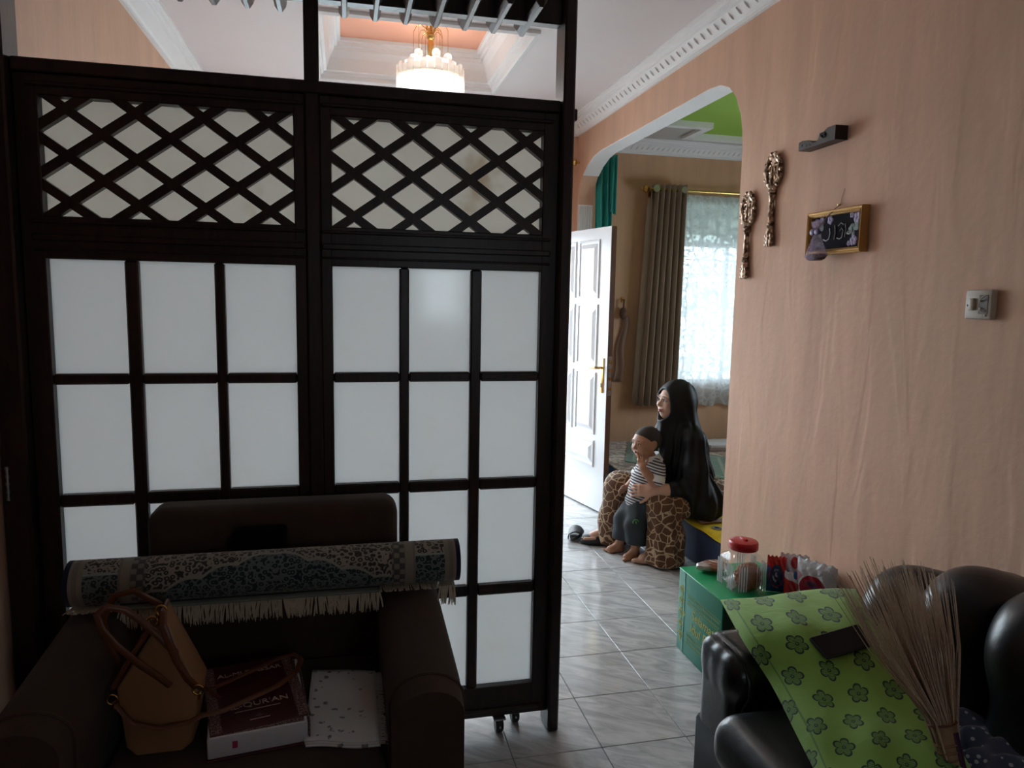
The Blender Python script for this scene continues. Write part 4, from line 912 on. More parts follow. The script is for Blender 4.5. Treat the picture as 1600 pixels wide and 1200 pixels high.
seam = (u_ - .075).f('ABSOLUTE').lt(.006); c = t.mix(seam * .7, c, (.06, .16, .02))
t.base(c); t.bump(t.noise(t.coord(), 14, 3, .5, .6) + u_.step(.06, .08) * .3, .4, .012); M_pil = t.m
LEFT = [Vector(p) for p in [(1.133, 1.95, 0.628), (1.076, 1.722, 0.612), (1.082, 1.584, 0.555), (1.061, 1.45, 0.515), (1.033, 1.334, 0.497), (0.998, 1.22, 0.492)]]; TOP = [Vector(p) for p in [(1.133, 1.95, 0.628), (1.251, 1.909, 0.642), (1.401, 1.9, 0.655), (1.56, 1.874, 0.662)]]
def lerp(L, s):
    s = max(0, min(.9999, s)) * (len(L) - 1); i = int(s); f = s - i
    a, b, c_, d = L[max(0, i - 1)], L[i], L[min(len(L) - 1, i + 1)], L[min(len(L) - 1, i + 2)]
    return .5 * ((2 * b) + (c_ - a) * f + (2 * a - 5 * b + 4 * c_ - d) * f * f + (3 * b - a - 3 * c_ + d) * f ** 3)
def pil(u, v, s):
    p = lerp(LEFT, v) + (lerp(TOP, u) - TOP[0]) * (1 - .24 * v)
    b = max(0, (1 - abs(2 * u - 1) ** 2.6) * (1 - abs(2 * v - 1) ** 3.0)) ** .6
    wr = .004 * math.sin(u * 17 + v * 9) * b + .006 * math.sin(v * 13 - u * 5) * b
    flap = .0
    return p + Vector((0, -.25, 1)).normalized() * ((.052 * b + wr) if s > 0 else -.022 * b)
pm = MB().grid(lambda u, v: pil(u, v, 1), 48, 64); n0 = len(pm.v)
pm.grid(lambda u, v: pil(u, v, -1), 48, 64)
ob('pillow', pm, M_pil, None, 'all', label='lime green pillow printed with dark flowers on the black sofa', cat='pillow')
# phone on the pillow
ph = thing('phone', 'black smartphone lying face up on the green pillow', 'phone', tuple(pil(.42, .33, 1)))
c0 = pil(.56, .325, 1); du_ = (pil(.70, .315, 1) - pil(.42, .335, 1)).normalized(); dv_ = (pil(.56, .41, 1) - pil(.56, .24, 1)); dv_ = (dv_ - dv_.dot(du_) * du_).normalized(); nn = dv_.cross(du_) * -1
if nn.z < 0: nn = -nn
PM = basis(c0 + nn * .010, du_, dv_, nn)
ob('body', MB().rbox((0, 0, 0), (.155, .074, .009), .004, 3).xf(PM), M_black, ph, True)
ob('screen', MB().rbox((0, 0, .0046), (.149, .068, .0012), .0005, 1).xf(PM), plain('phone_glass', (.004, .004, .005), .55, Specular_IOR_Level=.2), ph)
# palm-rib broom
t = NT('palm_ribs'); t.set(Roughness=.6); g = t.noise(t.coord(scale=(90, 90, 3)), 3, 2); t.base(t.mix(g, (.28, .19, .12), (.62, .49, .36))); M_rib = t.m
bm_ = thing('stick_broom', 'palm rib hand broom leaning on the black sofa, bristles up', 'broom', (1.38, 1.27, .50))
B0, B1 = Vector((1.311, 1.235, 0.534)), Vector((1.3, 1.265, 0.631))
T0, T1 = Vector((1.127, 1.4, 0.931)), Vector((1.434, 1.42, 0.902))
st = MB(); rr = random.Random(11)
for i in range(300):
    f = rr.random(); f = f if rr.random() < .85 else rr.uniform(-.04, 1.02); a = rr.uniform(0, 2 * PI); q_ = math.sqrt(rr.random())
    w = Vector((.034 * (f * 2 - 1) * .95, .020 * math.sin(a) * q_, .004 * math.cos(a)))
    p1 = B1 + w; tip = T0.lerp(T1, f) + Vector((rr.uniform(-.012, .012), .05 * math.sin(a) * q_, rr.uniform(-.055, .030) - .05 * abs(f - .5)))
    mid = p1.lerp(tip, .5) + Vector(((f - .5) * .03 + rr.uniform(-.004, .004), rr.uniform(-.004, .004), 0))
    p0 = B0 + w * .55
    st.tube([p0, p1, mid, tip], [.0014, .0014, .0012, .0005], 4)
ob('bristles', st, M_rib, bm_, kind='stuff', label='fan of thin palm ribs')
hd = MB().tube([B0 + (B0 - B1) * .4, B0, B0.lerp(B1, .5), B1 - (B1 - B0) * .12], [(.021, .019), (.0225, .02), (.026, .021), (.030, .022)], 18, flat=(1, 0, 0))
ob('handle', hd, plain('bound_palm_ribs', (.30, .19, .10), .6, var=.3, vs=50, bump=.4, bs=70), bm_, True)
for f, r in ((.88, .0325), (.45, .027), (.30, .026), (.15, .0245), (0, .0235), (-.15, .023)):
    c_ = B0.lerp(B1, f); ax = (B1 - B0).normalized(); uu = (Vector((1, 0, 0)) - ax.x * ax).normalized(); ww = ax.cross(uu)
    ob('binding', MB().tube([c_ + uu * r * math.cos(a) + ww * (r * .78) * math.sin(a) for a in [2 * PI * i / 20 for i in range(21)]], .0024 if f > .5 else .0032, 5), plain('rattan_tie', (.22, .12, .05) if f < .5 else (.16, .05, .03), .6), bm_, True)
ax = (B1 - B0).normalized(); uu = (Vector((1, 0, 0)) - ax.x * ax).normalized(); ww = ax.cross(uu)
if ww.y > 0: ww = -ww
ob('tape', MB().grid(lambda u, v: B0.lerp(B1, -.3 + 1.0 * v) + uu * (.004 + .013 * u) + ww * (.0225 + .001 * math.sin(u * PI)), 3, 8, .002), plain('purple_tape', (.055, .016, .045), .5), bm_)
# dotted blue cloth
t = NT('dotted_blue_cloth'); t.set(Roughness=.9, Sheen_Weight=.2); cc = t.coord(); v1 = t.vor(cc, 52, 'F1', .55); n1 = t.noise(cc, 20, 2)
t.base(t.mix(v1.lt(.24), t.mix(n1, (.030, .038, .075), (.05, .06, .105)), (.33, .34, .38))); M_dot = t.m
q = SDF((1.30, .9, .42), (1.56, 1.56, .60), .006)
q.rb((1.47, 1.28, .458), (.11, .26, .040), .038, .01); q.ell((1.475, 1.46, .475), (.05, .06, .05), .04); q.ell((1.50, 1.36, .49), (.06, .10, .05), .04); q.ell((1.47, 1.20, .50), (.09, .12, .045), .04)
q.warp(lambda X, Y, Z: .006 * np.sin(X * 70 + Y * 40) + .006 * np.sin(Y * 95 - Z * 60 + X * 20))
ob('dotted_cloth', q.mesh('dotted_cloth'), M_dot, None, label='crumpled blue white dotted cloth on the black sofa beside the broom', cat='cloth')

# ------------------------------------------------------------------ green carton and the food on it
BX0, BX1, BY0, BY1, BZ = 1.447, 1.835, 2.468, 2.848, .372
M_gbox = plain('green_carton', (.003, .20, .13), .45, var=.1, vs=8); M_gtop = plain('green_carton_top', (.010, .35, .12), .4, var=.06, vs=5)
M_gpr = plain('yellow_green_print', (.40, .44, .10), .5, var=.15, vs=50); M_gold2 = plain('bronze_print', (.20, .14, .04), .45, var=.2, vs=60); M_dgr = plain('dark_green_print', (.006, .045, .020), .5)
gb = thing('gift_carton', 'green carton box with festive greeting standing against the right wall', 'box', (1.64, 2.66, 0))
ob('body', MB().rbox(((BX0 + BX1) / 2, (BY0 + BY1) / 2, BZ / 2 - .002), (BX1 - BX0, BY1 - BY0, BZ - .004), .004, 2), M_gbox, gb, True)
ob('lid', MB().rbox(((BX0 + BX1) / 2, (BY0 + BY1) / 2, BZ - .002), (BX1 - BX0 + .003, BY1 - BY0 + .003, .004), .0015, 1), M_gtop, gb, True)
ob('end_print', MB().box(BX0 + .006, BX1 - .006, BY0 - .0012, BY0 - .0004, .006, BZ - .02), M_dgr, gb)
FX = BX0 - .0008
def fy(u): return BY1 - u                                  # u runs from the far edge towards the camera
for txt, sz, u, z in (('Selamat', .062, .225, .208), ('Idul Fitri', .062, .225, .148)):
    me = text_mesh(txt, sz, .0003, .25, .0006); me.materials.append(M_gpr); o = ob('lettering', me, None, gb); o.matrix_basis = basis((FX, fy(u), z), (0, -1, 0), (0, 0, 1), (-1, 0, 0))
pb = MB()
for (zb) in (.262, .088):                                  # woven bands
    for i in range(20):
        u = .095 + i * .0138
        for dz in (-.011, .011):
            pb.prism([(u - .006, zb + dz), (u, zb + dz + .008), (u + .006, zb + dz), (u, zb + dz - .008)], FX, FX - .0004, lambda a, b, w: (w, fy(a), b))
    for dz in (-.024, .024): pb.box(FX - .0004, FX, fy(.375), fy(.088), zb + dz - .0012, zb + dz + .0012)
ob('print_band', pb, plain('muted_green_print', (.16, .30, .10), .5), gb)
pb = MB()
for i in range(5):                                         # scrolled corner ornament
    zc = .075 + i * .052
    for sg in (1, -1): pb.tube([(FX - .0006, fy(.035 + sg * (.004 + .017 * (1 - k / 16) * math.cos(k * .55))), zc + .018 * (1 - k / 20) * math.sin(k * .55)) for k in range(14)], [(.0008, .0028)] * 14, 6, flat=(1, 0, 0))
    pb.prism([(.035, zc - .03), (.043, zc - .022), (.035, zc - .014), (.027, zc - .022)], FX, FX - .0005, lambda a, b, w: (w, fy(a), b))
pb.prism([(.060, .165), (.078, .182), (.060, .199)], FX, FX - .0005, lambda a, b, w: (w, fy(a), b))
ob('print_ornament', pb, M_gpr, gb)
pb = MB()
for i in range(3):
    xc = 1.50 + i * .06
    pb.tube([(xc + (.006 + .016 * (1 - k / 16)) * math.cos(k * .6), BY0 - .0018, .245 + .018 * (1 - k / 18) * math.sin(k * .6)) for k in range(13)], [(.0008, .003)] * 13, 6, flat=(0, 1, 0))
ob('print_scroll', pb, M_gold2, gb)
ob('tape', MB().box(BX0 - .0016, BX0 - .0004, fy(.062), fy(.052), .004, BZ - .004), plain('clear_tape', (.05, .26, .19), .25), gb)
# plastic jar with red lid
t = NT('clear_plastic'); nt = t.t; a = t.n('ShaderNodeBsdfTransparent'); a.inputs[0].default_value = (.93, .95, .95, 1); b = t.n('ShaderNodeBsdfGlossy'); b.inputs['Roughness'].default_value = .12; d = t.n('ShaderNodeBsdfTranslucent'); d.inputs[0].default_value = (.85, .87, .87, 1)
m1 = t.n('ShaderNodeMixShader'); m1.inputs[0].default_value = .09; nt.links.new(a.outputs[0], m1.inputs[1]); nt.links.new(b.outputs[0], m1.inputs[2])
m2 = t.n('ShaderNodeMixShader'); m2.inputs[0].default_value = .03; nt.links.new(m1.outputs[0], m2.inputs[1]); nt.links.new(d.outputs[0], m2.inputs[2]); nt.links.new(m2.outputs[0], t.out.inputs[0]); M_clear = t.m
M_red = plain('red_plastic', (.45, .006, .014), .28, var=.05)
JX, JY, JZ = 1.598, 2.590, BZ + .001
jr = thing('cookie_jar', 'clear ribbed plastic jar with red lid holding brown biscuits', 'jar', (JX, JY, JZ))
def sq(h, z, p=5):
    R = []
    for j in range(48):
        a = 2 * PI * j / 48; c_, s_2 = math.cos(a), math.sin(a); k = (abs(c_) ** p + abs(s_2) ** p) ** (-1 / p); R.append((JX + h * k * c_, JY + h * k * s_2, JZ + z))
    return R
H_ = .076
ob('body', MB().loft([sq(H_ - .006, .0), sq(H_, .008), sq(H_, .118), sq(H_ - .004, .130), sq(H_ - .014, .142, 3), sq(.056, .150, 2), sq(.056, .168, 2)], True, False), M_clear, jr, True)
rib = MB().box(-.0016, .0016, -.0015, .0015, 0, .105).mesh('rib'); rib.materials.append(frosted('frosted_rib', (.80, .82, .82), (.8, .82, .82), .6))
for sx, sy in ((1, 0), (-1, 0), (0, 1), (0, -1)):
    for k in range(-5, 6):
        if abs(k) >= 2: inst('rib', rib, jr, Matrix.Translation((JX + sx * (H_ + .001) + (0 if sx else k * .0115), JY + sy * (H_ + .001) + (0 if sy else k * .0115), JZ + .012)))
ld = ob('lid', MB().lathe([(.001, .204), (.038, .204), (.055, .200), (.0600, .193), (.0600, .170), (.057, .166), (.001, .166)], (JX, JY, JZ), 32), M_red, jr, True)
ob('grip', MB().rbox((JX, JY, JZ + .207), (.012, .05, .010), .004, 2), M_red, ld, True)
q = SDF((JX - .08, JY - .09, JZ - .01), (JX + .08, JY + .08, JZ + .14), .003)
q.ell((JX + .014, JY - .016, JZ + .052), (.050, .048, .052), .01); q.ell((JX + .03, JY - .03, JZ + .08), (.032, .03, .028), .02); q.ell((JX + .012, JY - .03, JZ + .03), (.05, .035, .03), .02)
q.warp(lambda X, Y, Z: .0035 * np.sin(X * 230 + Z * 160) * np.sin(Y * 260 - Z * 110))
ob('biscuits', q.mesh('biscuits'), plain('brown_biscuit', (.34, .12, .045), .7, var=.4, vs=60, bump=.6, bs=120), jr)
ob('foil', MB().grid(lambda u, v: (JX - .062 + .05 * u, JY - .045 + .10 * v, JZ + .008 + .055 * u * (.5 + .5 * math.sin(v * 4)) + .02 * v), 10, 10, .001), plain('grey_foil', (.28, .30, .29), .3, .6), jr, 'all')
# wrapped snack beside it
q = SDF((1.46, 2.68, .36), (1.68, 2.86, .46), .003); q.ell((1.572, 2.775, .396), (.068, .045, .0225), .01); q.ell((1.52, 2.785, .392), (.025, .02, .012), .02)
q.warp(lambda X, Y, Z: .0025 * np.sin(X * 160 + Y * 90) * np.sin(Z * 200 + Y * 130))
t = NT('wrapped_crackers'); t.set(Roughness=.22, Coat_Weight=.6); xx = t.xyz(t.coord())[0]; t.base(t.mix((xx + t.noise(t.coord(), 40, 3) * .03).step(1.535, 1.56), (.50, .44, .42), (.26, .10, .055)))
ob('wrapped_crackers', q.mesh('wrapped_crackers'), t.m, None, label='small plastic bag of brown crackers lying on the carton behind the jar', cat='snack bag')
# snack pouches
def pouch(name, label, c, W_, Hh, D_, rz, tilt, cols, group=None):
    o = thing(name, label, 'snack bag', c, group)
    Mx = Matrix.Translation(c) @ Matrix.Rotation(rz, 4, 'Z') @ Matrix.Rotation(tilt, 4, 'X')
    def f(u, v, s):
        b = max(0, (1 - abs(2 * u - 1) ** 4) * (1 - abs(2 * v - 1) ** 3)) ** .7
        return Mx @ Vector(((u - .5) * W_ * (1 - .06 * b), s * (D_ * b + .0008) + .004 * math.sin(u * 23 + v * 17) * b, v * Hh + .004 * math.sin(u * 31) * (v > .95)))
    m = MB().grid(lambda u, v: f(u, v, 1), 24, 20); m.grid(lambda u, v: f(u, v, -1), 24, 20)
    t = NT(name + '_foil'); t.set(Roughness=.22, Coat_Weight=.4); u_, v_, _ = t.xyz(t.coord('UV')); n_ = t.noise(t.coord(), 25, 3)
    uu, vv = u_ - .5, v_ - .5
    el = ((uu / cols['ew']) * (uu / cols['ew']) + ((vv - cols.get('ey', 0)) / cols['eh']) * ((vv - cols.get('ey', 0)) / cols['eh'])).f('SQRT')
    c_ = t.mix((v_ + u_ * cols.get('sl', .2) + n_ * .12).step(cols['t'] - .02, cols['t'] + .02), cols['a'], cols['b'])
    c_ = t.mix(el.lt(1.12), c_, cols['o']); c_ = t.mix(el.lt(1.0), c_, cols['e'])
    if 'w' in cols: c_ = t.mix(el.lt(.62) * n_.step(.47, .55), c_, cols['w'])
    t.base(c_); t.bump(t.noise(t.coord(), 30, 3, .5, 1.5), .5, .012)
    ob('wrapper', m, t.m, o, 'all'); 
    return o
RED, BLU, WHT = (.52, .012, .010), (.010, .085, .30), (.62, .66, .70)
pouch('snack_pouch', 'red and blue snack pouch standing nearest the jar on the carton', (1.712, 2.520, BZ + .001), .075, .150, .020, math.radians(-30), math.radians(0), dict(t=.80, a=BLU, b=RED, ew=.36, eh=.30, o=RED, e=(.014, .03, .12), w=WHT))
pouch('snack_pouch', 'glossy red snack pouch in the middle of the row on the carton', (1.752, 2.448, BZ + .001), .085, .110, .022, math.radians(-32), math.radians(4), dict(t=.85, a=RED, b=WHT, ew=.12, eh=.12, ey=.42, o=WHT, e=(.02, .15, .42)), )
pouch('snack_pouch', 'blue and white snack pouch leaning behind the red one', (1.790, 2.515, BZ + .001), .11, .155, .018, math.radians(-30), math.radians(0), dict(t=.78, a=(.012, .12, .42), b=WHT, sl=.6, ew=.15, eh=.15, ey=.3, o=WHT, e=RED))
pouch('snack_pouch', 'large clear and pink snack bag with red oval at the row end', (1.795, 2.375, BZ + .001), .16, .175, .034, math.radians(-62), math.radians(2), dict(t=.80, a=(.50, .28, .34), b=(.58, .66, .72), ew=.36, eh=.32, ey=-.10, o=WHT, e=(.34, .010, .035), w=(.10, .03, .09)))
# ------------------------------------------------------------------ people
def skin_mat(name, a, b):
    t = NT(name); t.set(Roughness=.48, Subsurface_Weight=.12, Subsurface_Scale=.01); t.b.inputs['Subsurface Radius'].default_value = (1, .35, .2)
    t.base(t.mix(t.noise(t.coord(), 18, 3), a, b)); return t.m
M_skin = skin_mat('light_brown_skin', (.47, .27, .185), (.55, .33, .235)); M_skin2 = skin_mat('warm_brown_skin', (.34, .165, .095), (.42, .215, .13))
M_eye = plain('eye_white', (.70, .68, .65), .25, var=.02); M_iris = plain('dark_iris', (.010, .006, .005), .2); M_brow = plain('dark_brow', (.018, .012, .010), .8)
M_lip = plain('rose_lips', (.34, .10, .085), .45); M_lip2 = plain('brown_lips', (.26, .085, .065), .45)
def V3(o, f, l, u): return lambda a, b, c: (o[0] + a * f[0] + b * l[0] + c * u[0], o[1] + a * f[1] + b * l[1] + c * u[1], o[2] + a * f[2] + b * l[2] + c * u[2])
def add_head(q, o, f, u, s, child=False):
    f = Vector(f).normalized(); u = (Vector(u) - Vector(u).dot(f) * f).normalized(); l = u.cross(f)
    P = V3(o, f, l, u); R = np.array([[f[i], l[i], u[i]] for i in range(3)], np.float32)
    E_ = lambda p, r, k=.02, cut=False: q.ell(P(*[x * s for x in p]), [x * s for x in r], k * s, R, cut)
    E_((-.012, 0, .030), (.098, .076, .090), .02)                     # skull
    E_((.030, 0, -.020), (.064, .062, .082), .03)                     # face
    E_((.046, 0, -.078), (.034, .036, .030), .03)                     # chin
    E_((.030, .036, -.048), (.040, .022, .036), .03); E_((.030, -.036, -.048), (.040, .022, .036), .03)   # jaw
    for b in (1, -1):
        E_((.072, b * .036, -.022), (.022, .024, .022), .02)          # cheeks
        E_((.083, b * .030, .026), (.014, .026, .009), .012)          # brow
        E_((.098, b * .031, .006), (.018, .017, .010), .010, True)    # eye socket
        E_((.0765, b * .031, .0045), (.0150, .0160, .0118), .006)      # lids
        E_((-.006, b * .078, -.004), (.018, .010, .030), .010)        # ear
        E_((.006, b * .086, -.002), (.008, .006, .016), .006, True)
        E_((.098, b * .0105, -.026), (.010, .0085, .0075), .006)      # nostril wing
    q.cap(P(.088 * s, 0, .018 * s), P(.108 * s, 0, -.018 * s), .0075 * s, .0105 * s, .010 * s)            # nose
    E_((.110, 0, -.020), (.011, .0115, .010), .008)
    E_((.0915, 0, -.0490), (.0125, .024, .0065), .007); E_((.0890, 0, -.0605), (.0125, .021, .0070), .007)  # lips
    E_((.102, 0, -.0545), (.014, .020, .0016), .003, True)            # line of the mouth
    return P, f, l, u
def face_parts(P, s, root, lipm, f, l, u, open_=1.0):
    for b in (1, -1):
        c = Vector(P(.0835 * s, b * .031 * s, .0040 * s))
        e = ob('eye', MB().ball(tuple(c), (.0132 * s,) * 3, 14, 10), M_eye, root, True)
        ob('iris', MB().ball(tuple(c + f * .0092 * s - l * b * .001), (.0058 * s,) * 3, 10, 8), M_iris, e, True)
        ob('upper_lid', MB().tube([tuple(Vector(P((.0968 - .010 * abs(t_) ** 2) * s, (b * .031 + .0155 * t_) * s, (.0125 - .0075 * t_ * t_) * s))) for t_ in (-1, -.5, 0, .5, 1)], [.0012 * s, .0024 * s, .0028 * s, .0024 * s, .0012 * s], 6), M_brow, root, True)
        ob('eyebrow', MB().tube([tuple(Vector(P((.0985 - .012 * (t_ * b > 0) * t_ * t_) * s, (b * .032 + .020 * t_) * s, (.0275 + .004 * (1 - t_ * t_)) * s))) for t_ in (-1, -.4, .2, 1)], [.0015 * s, .0032 * s, .0028 * s, .001 * s], 6), M_brow, root, True)
    ob('lips', MB().tube([tuple(Vector(P((.1040 - .013 * t_ * t_) * s, .0225 * t_ * s, (-.0492 - .0022 * abs(t_)) * s))) for t_ in (-1, -.5, 0, .5, 1)], [.001 * s, .0036 * s, .0042 * s, .0036 * s, .001 * s], 7)
       .tube([tuple(Vector(P((.1015 - .013 * t_ * t_) * s, .020 * t_ * s, (-.0600 + .0040 * abs(t_)) * s))) for t_ in (-1, -.5, 0, .5, 1)], [.001 * s, .0042 * s, .0050 * s, .0042 * s, .001 * s], 7), lipm, root, True)
def add_hand(q, w, d, n, s, curl=.5, spread=.5, flip=1, point=False):
    # w wrist, d direction of the fingers, n back-of-hand normal; fingers curl away from n
    d = Vector(d).normalized(); n = (Vector(n) - Vector(n).dot(d) * d).normalized(); x = d.cross(n) * flip; w = Vector(w)
    q.rb(w + d * .048 * s, (.040 * s, .050 * s, .014 * s), .013 * s, .012 * s, np.array([[x[i], d[i], n[i]] for i in range(3)], np.float32))
    q.cap(w - d * .01 * s, w + d * .025 * s, .025 * s, .027 * s, .02 * s)
    for i, (off, ln) in enumerate(((-.030, .068), (-.010, .078), (.011, .073), (.030, .056))):
        p = w + d * (.092 - .004 * abs(i - 1)) * s + x * off * s; dd = (d + x * off * spread * 6).normalized(); L = ln * s
        c = curl if not (point and i == 0) else .12
        for seg, (fr, r) in enumerate(((.42, .0088), (.32, .0080), (.26, .0070))):
            dd = (dd * math.cos(c * (.6 if seg == 0 else 1)) - n * math.sin(c * (.6 if seg == 0 else 1)) * 1).normalized() if seg else (dd * math.cos(c * .6) - n * math.sin(c * .6)).normalized()
            p2 = p + dd * L * fr; q.cap(p, p2, r * s, r * .93 * s, .004 * s); p = p2
    p = w + d * .022 * s - x * .030 * s; dd = (d * .75 - x * .7 - n * .15).normalized()
    for fr, r in ((.040, .0115), (.030, .0095), (.022, .0082)):
        p2 = p + dd * fr * s; q.cap(p, p2, r * s, r * .92 * s, .006 * s); p = p2; dd = (dd * .88 + d * .35 - n * .2).normalized()

# ---- seated woman
wm = thing('person', 'woman in long black headscarf and patterned brown trousers seated on the mattress holding a child', 'person', (2.13, 4.0, .26))
HO, HF, HU = (1.928, 3.968, .950), (-.985, -.17, .05), (.10, .0, 1)
q = SDF((1.38, 3.56, -.01), (2.42, 4.44, 1.10), .0055)
HP, hf, hl, hu = add_head(q, HO, HF, HU, .98)
q.chain([(1.945, 3.975, .90), (1.985, 3.985, .80)], [.050, .056], .03)
q.chain([(2.005, 3.99, .74), (2.06, 4.0, .60), (2.11, 4.0, .38)], [.095, .105, .125], .05)
q.cap((2.005, 3.86, .735), (2.005, 4.12, .735), .055, .055, .05)
q.ell((2.15, 4.0, .375), (.15, .19, .105), .05)
K1, A1, K2, A2 = (1.805, 3.815, .375), (1.80, 3.805, .075), (1.675, 4.155, .395), (1.625, 4.20, .075)
for hy, K, A in ((3.92, K1, A1), (4.09, K2, A2)):
    q.chain([(2.15, hy, .36), K], [.092, .066], .03); q.chain([K, ((K[0] + A[0]) / 2 + .02, (K[1] + A[1]) / 2, .22), A], [.058, .054, .036], .02)
    fd = Vector((-.95, .25, 0)).normalized() if hy > 4 else Vector((-.80, .45, 0)).normalized(); sd = Vector((-fd.y, fd.x, 0)); a = Vector((A[0], A[1], .024 if hy > 4 else 0))
    q.cap(a + fd * -.03 + Vector((0, 0, .032)), a + fd * .10 + Vector((0, 0, .024)), .030, .024, .02); q.cap(a + Vector((0, 0, .075)), a + fd * .08 + Vector((0, 0, .034)), .032, .024, .03)
    for k in range(5):
        tb = a + fd * (.10 + .004 * (2 - abs(k - 1))) + sd * (.030 - .0155 * k) * (1 if hy > 4 else 1) + Vector((0, 0, .016)); q.cap(tb - fd * .02, tb + fd * (.045 - .006 * k), .0115 if k else .014, .0095 if k else .0125, .006)
# near arm around the child, far arm behind
q.chain([(2.01, 3.85, .725), (1.975, 3.785, .50), (1.955, 3.77, .465)], [.050, .043, .041], .02)
q.chain([(1.955, 3.77, .465), (1.80, 3.765, .462), (1.735, 3.785, .458)], [.042, .034, .027], .02)
add_hand(q, (1.735, 3.785, .458), (-.86, .50, -.10), (-.25, -.92, .25), .92, .28, .5, 1)
q.chain([(2.01, 4.13, .725), (1.98, 4.18, .50), (1.86, 4.08, .42), (1.80, 4.02, .41)], [.050, .042, .034, .027], .02)
add_hand(q, (1.80, 4.02, .41), (-.8, -.5, -.1), (0, .3, .95), .9, .4, .3, -1)
q.rb((1.9, 4.0, -.03), (.6, .6, .0305), .002, .003, None, True)
ob('body', q.mesh('body'), M_skin, wm)
face_parts(HP, .98, wm, M_lip, hf, hl, hu)
# headscarf
q = SDF((1.68, 3.58, .24), (2.42, 4.42, 1.12), .0065)
R_h = np.array([[hf[i], hl[i], hu[i]] for i in range(3)], np.float32)
q.ell(HP(-.022, 0, .022), (.122, .097, .113), .03, R_h)
q.ell(HP(.012, 0, -.030), (.088, .088, .104), .04, R_h)
q.chain([HP(-.040, 0, -.02), (1.985, 3.985, .80), (2.035, 3.99, .66), (2.075, 3.995, .48), (2.10, 3.995, .34)], [.092, .098, .112, .125, .140], .05)
q.cap((2.005, 3.87, .730), (2.005, 4.12, .730), .068, .068, .06)
q.chain([HP(.045, 0, -.115), (1.895, 3.97, .74), (1.92, 3.97, .60), (1.96, 3.97, .46)], [.048, .072, .088, .10], .05)
q.chain([(2.01, 3.85, .715), (1.995, 3.80, .56), (1.965, 3.79, .46)], [.070, .072, .074], .05)
q.chain([(2.01, 4.13, .715), (1.98, 4.15, .56), (1.95, 4.12, .47)], [.070, .075, .076], .05)
q.chain([(2.03, 3.83, .45), (2.09, 3.84, .36)], [.095, .120], .05); q.chain([(2.00, 3.80, .44), (2.06, 3.80, .36)], [.08, .105], .05); q.chain([(2.05, 4.10, .45), (2.12, 4.10, .34)], [.10, .11], .05)
def folds(X, Y, Z):
    a = np.arctan2(Y - 3.985, X - 2.03); w = np.clip((.86 - Z) / .2, 0, 1)
    return (.0075 * np.sin(a * 15 + 4 * Z) + .005 * np.sin(a * 27 - 9 * Z + 1)) * w + .003 * np.sin(a * 9 + Z * 22) * np.clip((Z - .75) / .1, 0, 1)
q.warp(folds)
q.ell(HP(.092, 0, -.020), (.098, .064, .092), .012, R_h, True)         # opening for the face
q.rb((2.0, 4.0, .20), (.5, .5, .072), .01, .01, None, True)            # hem
ob('headscarf', q.mesh('headscarf'), plain('black_jersey', (.005, .0053, .0062), .6, var=.15, bump=.1, bs=140, Specular_IOR_Level=.3), wm)
q = SDF((1.78, 3.66, .38), (2.12, 3.92, .60), .005)
q.chain([(2.00, 3.79, .55), (1.962, 3.772, .470)], [.062, .058], .03); q.chain([(1.962, 3.772, .468), (1.845, 3.766, .464)], [.056, .047], .03)
q.warp(lambda X, Y, Z: .003 * np.sin(X * 110 + Z * 40)); q.cap((1.86, 3.766, .463), (1.74, 3.78, .46), .037, .036, .004, True)
ob('sleeve', q.mesh('sleeve'), bpy.data.materials['black_jersey'], wm)
# wide printed trousers
q = SDF((1.44, 3.58, .0), (2.40, 4.44, .58), .0065)
for hy, K, A, hemr in ((3.92, K1, A1, .118), (4.10, K2, A2, .100)):
    q.chain([(2.15, hy, .372), ((2.15 + K[0]) / 2, (hy + K[1]) / 2, .375), (K[0], K[1], K[2] - .012)], [.115, .108, .098], .04)
    q.chain([(K[0] + .005, K[1], K[2] - .02), (A[0] + .035, A[1], .16), (A[0] + .028, A[1] - .005, .050)], [.095, .100, hemr], .04)
q.ell((2.15, 4.0, .375), (.155, .20, .11), .05)
q.warp(lambda X, Y, Z: .0055 * np.sin(np.arctan2(Y - 3.81, X - 1.85) * 9 + Z * 8) * np.clip((.34 - Z) / .15, 0, 1) + .003 * np.sin(X * 60 + Y * 45))
q.rb((1.9, 4.0, -.03), (.6, .6, .044), .004, .004, None, True)
t = NT('crackle_print'); t.set(Roughness=.85, Sheen_Weight=.2); cc = t.coord(); w = t.noise(cc, 9, 2)
mx = t.n('ShaderNodeMix'); mx.data_type = 'VECTOR'; mx.inputs[0].default_value = .06; t.l(cc, mx.inputs[4]); nn_ = t.n('ShaderNodeTexNoise'); nn_.inputs['Scale'].default_value = 9; t.l(cc, nn_.inputs['Vector']); t.t.links.new(nn_.outputs['Color'], mx.inputs[5])
ve = t.vor(mx.outputs[1], 22, 'DISTANCE_TO_EDGE'); n_ = t.noise(cc, 60, 2)
t.base(t.mix(ve.step(.030, .062), (.50, .38, .24), t.mix(n_, (.085, .034, .014), (.13, .055, .022)))); M_crk = t.m
ob('trousers', q.mesh('trousers'), M_crk, wm)
ob('seat_cloth', MB().grid(lambda u, v: (2.02 + .42 * u, 3.72 + .30 * v, .2665 + .004 * math.sin(u * 8 + v * 5)), 10, 8, .003), plain('dusty_pink_cloth', (.34, .22, .20), .85), None, 'all', label='dusty pink cloth spread under the seated woman on the mattress', cat='cloth')

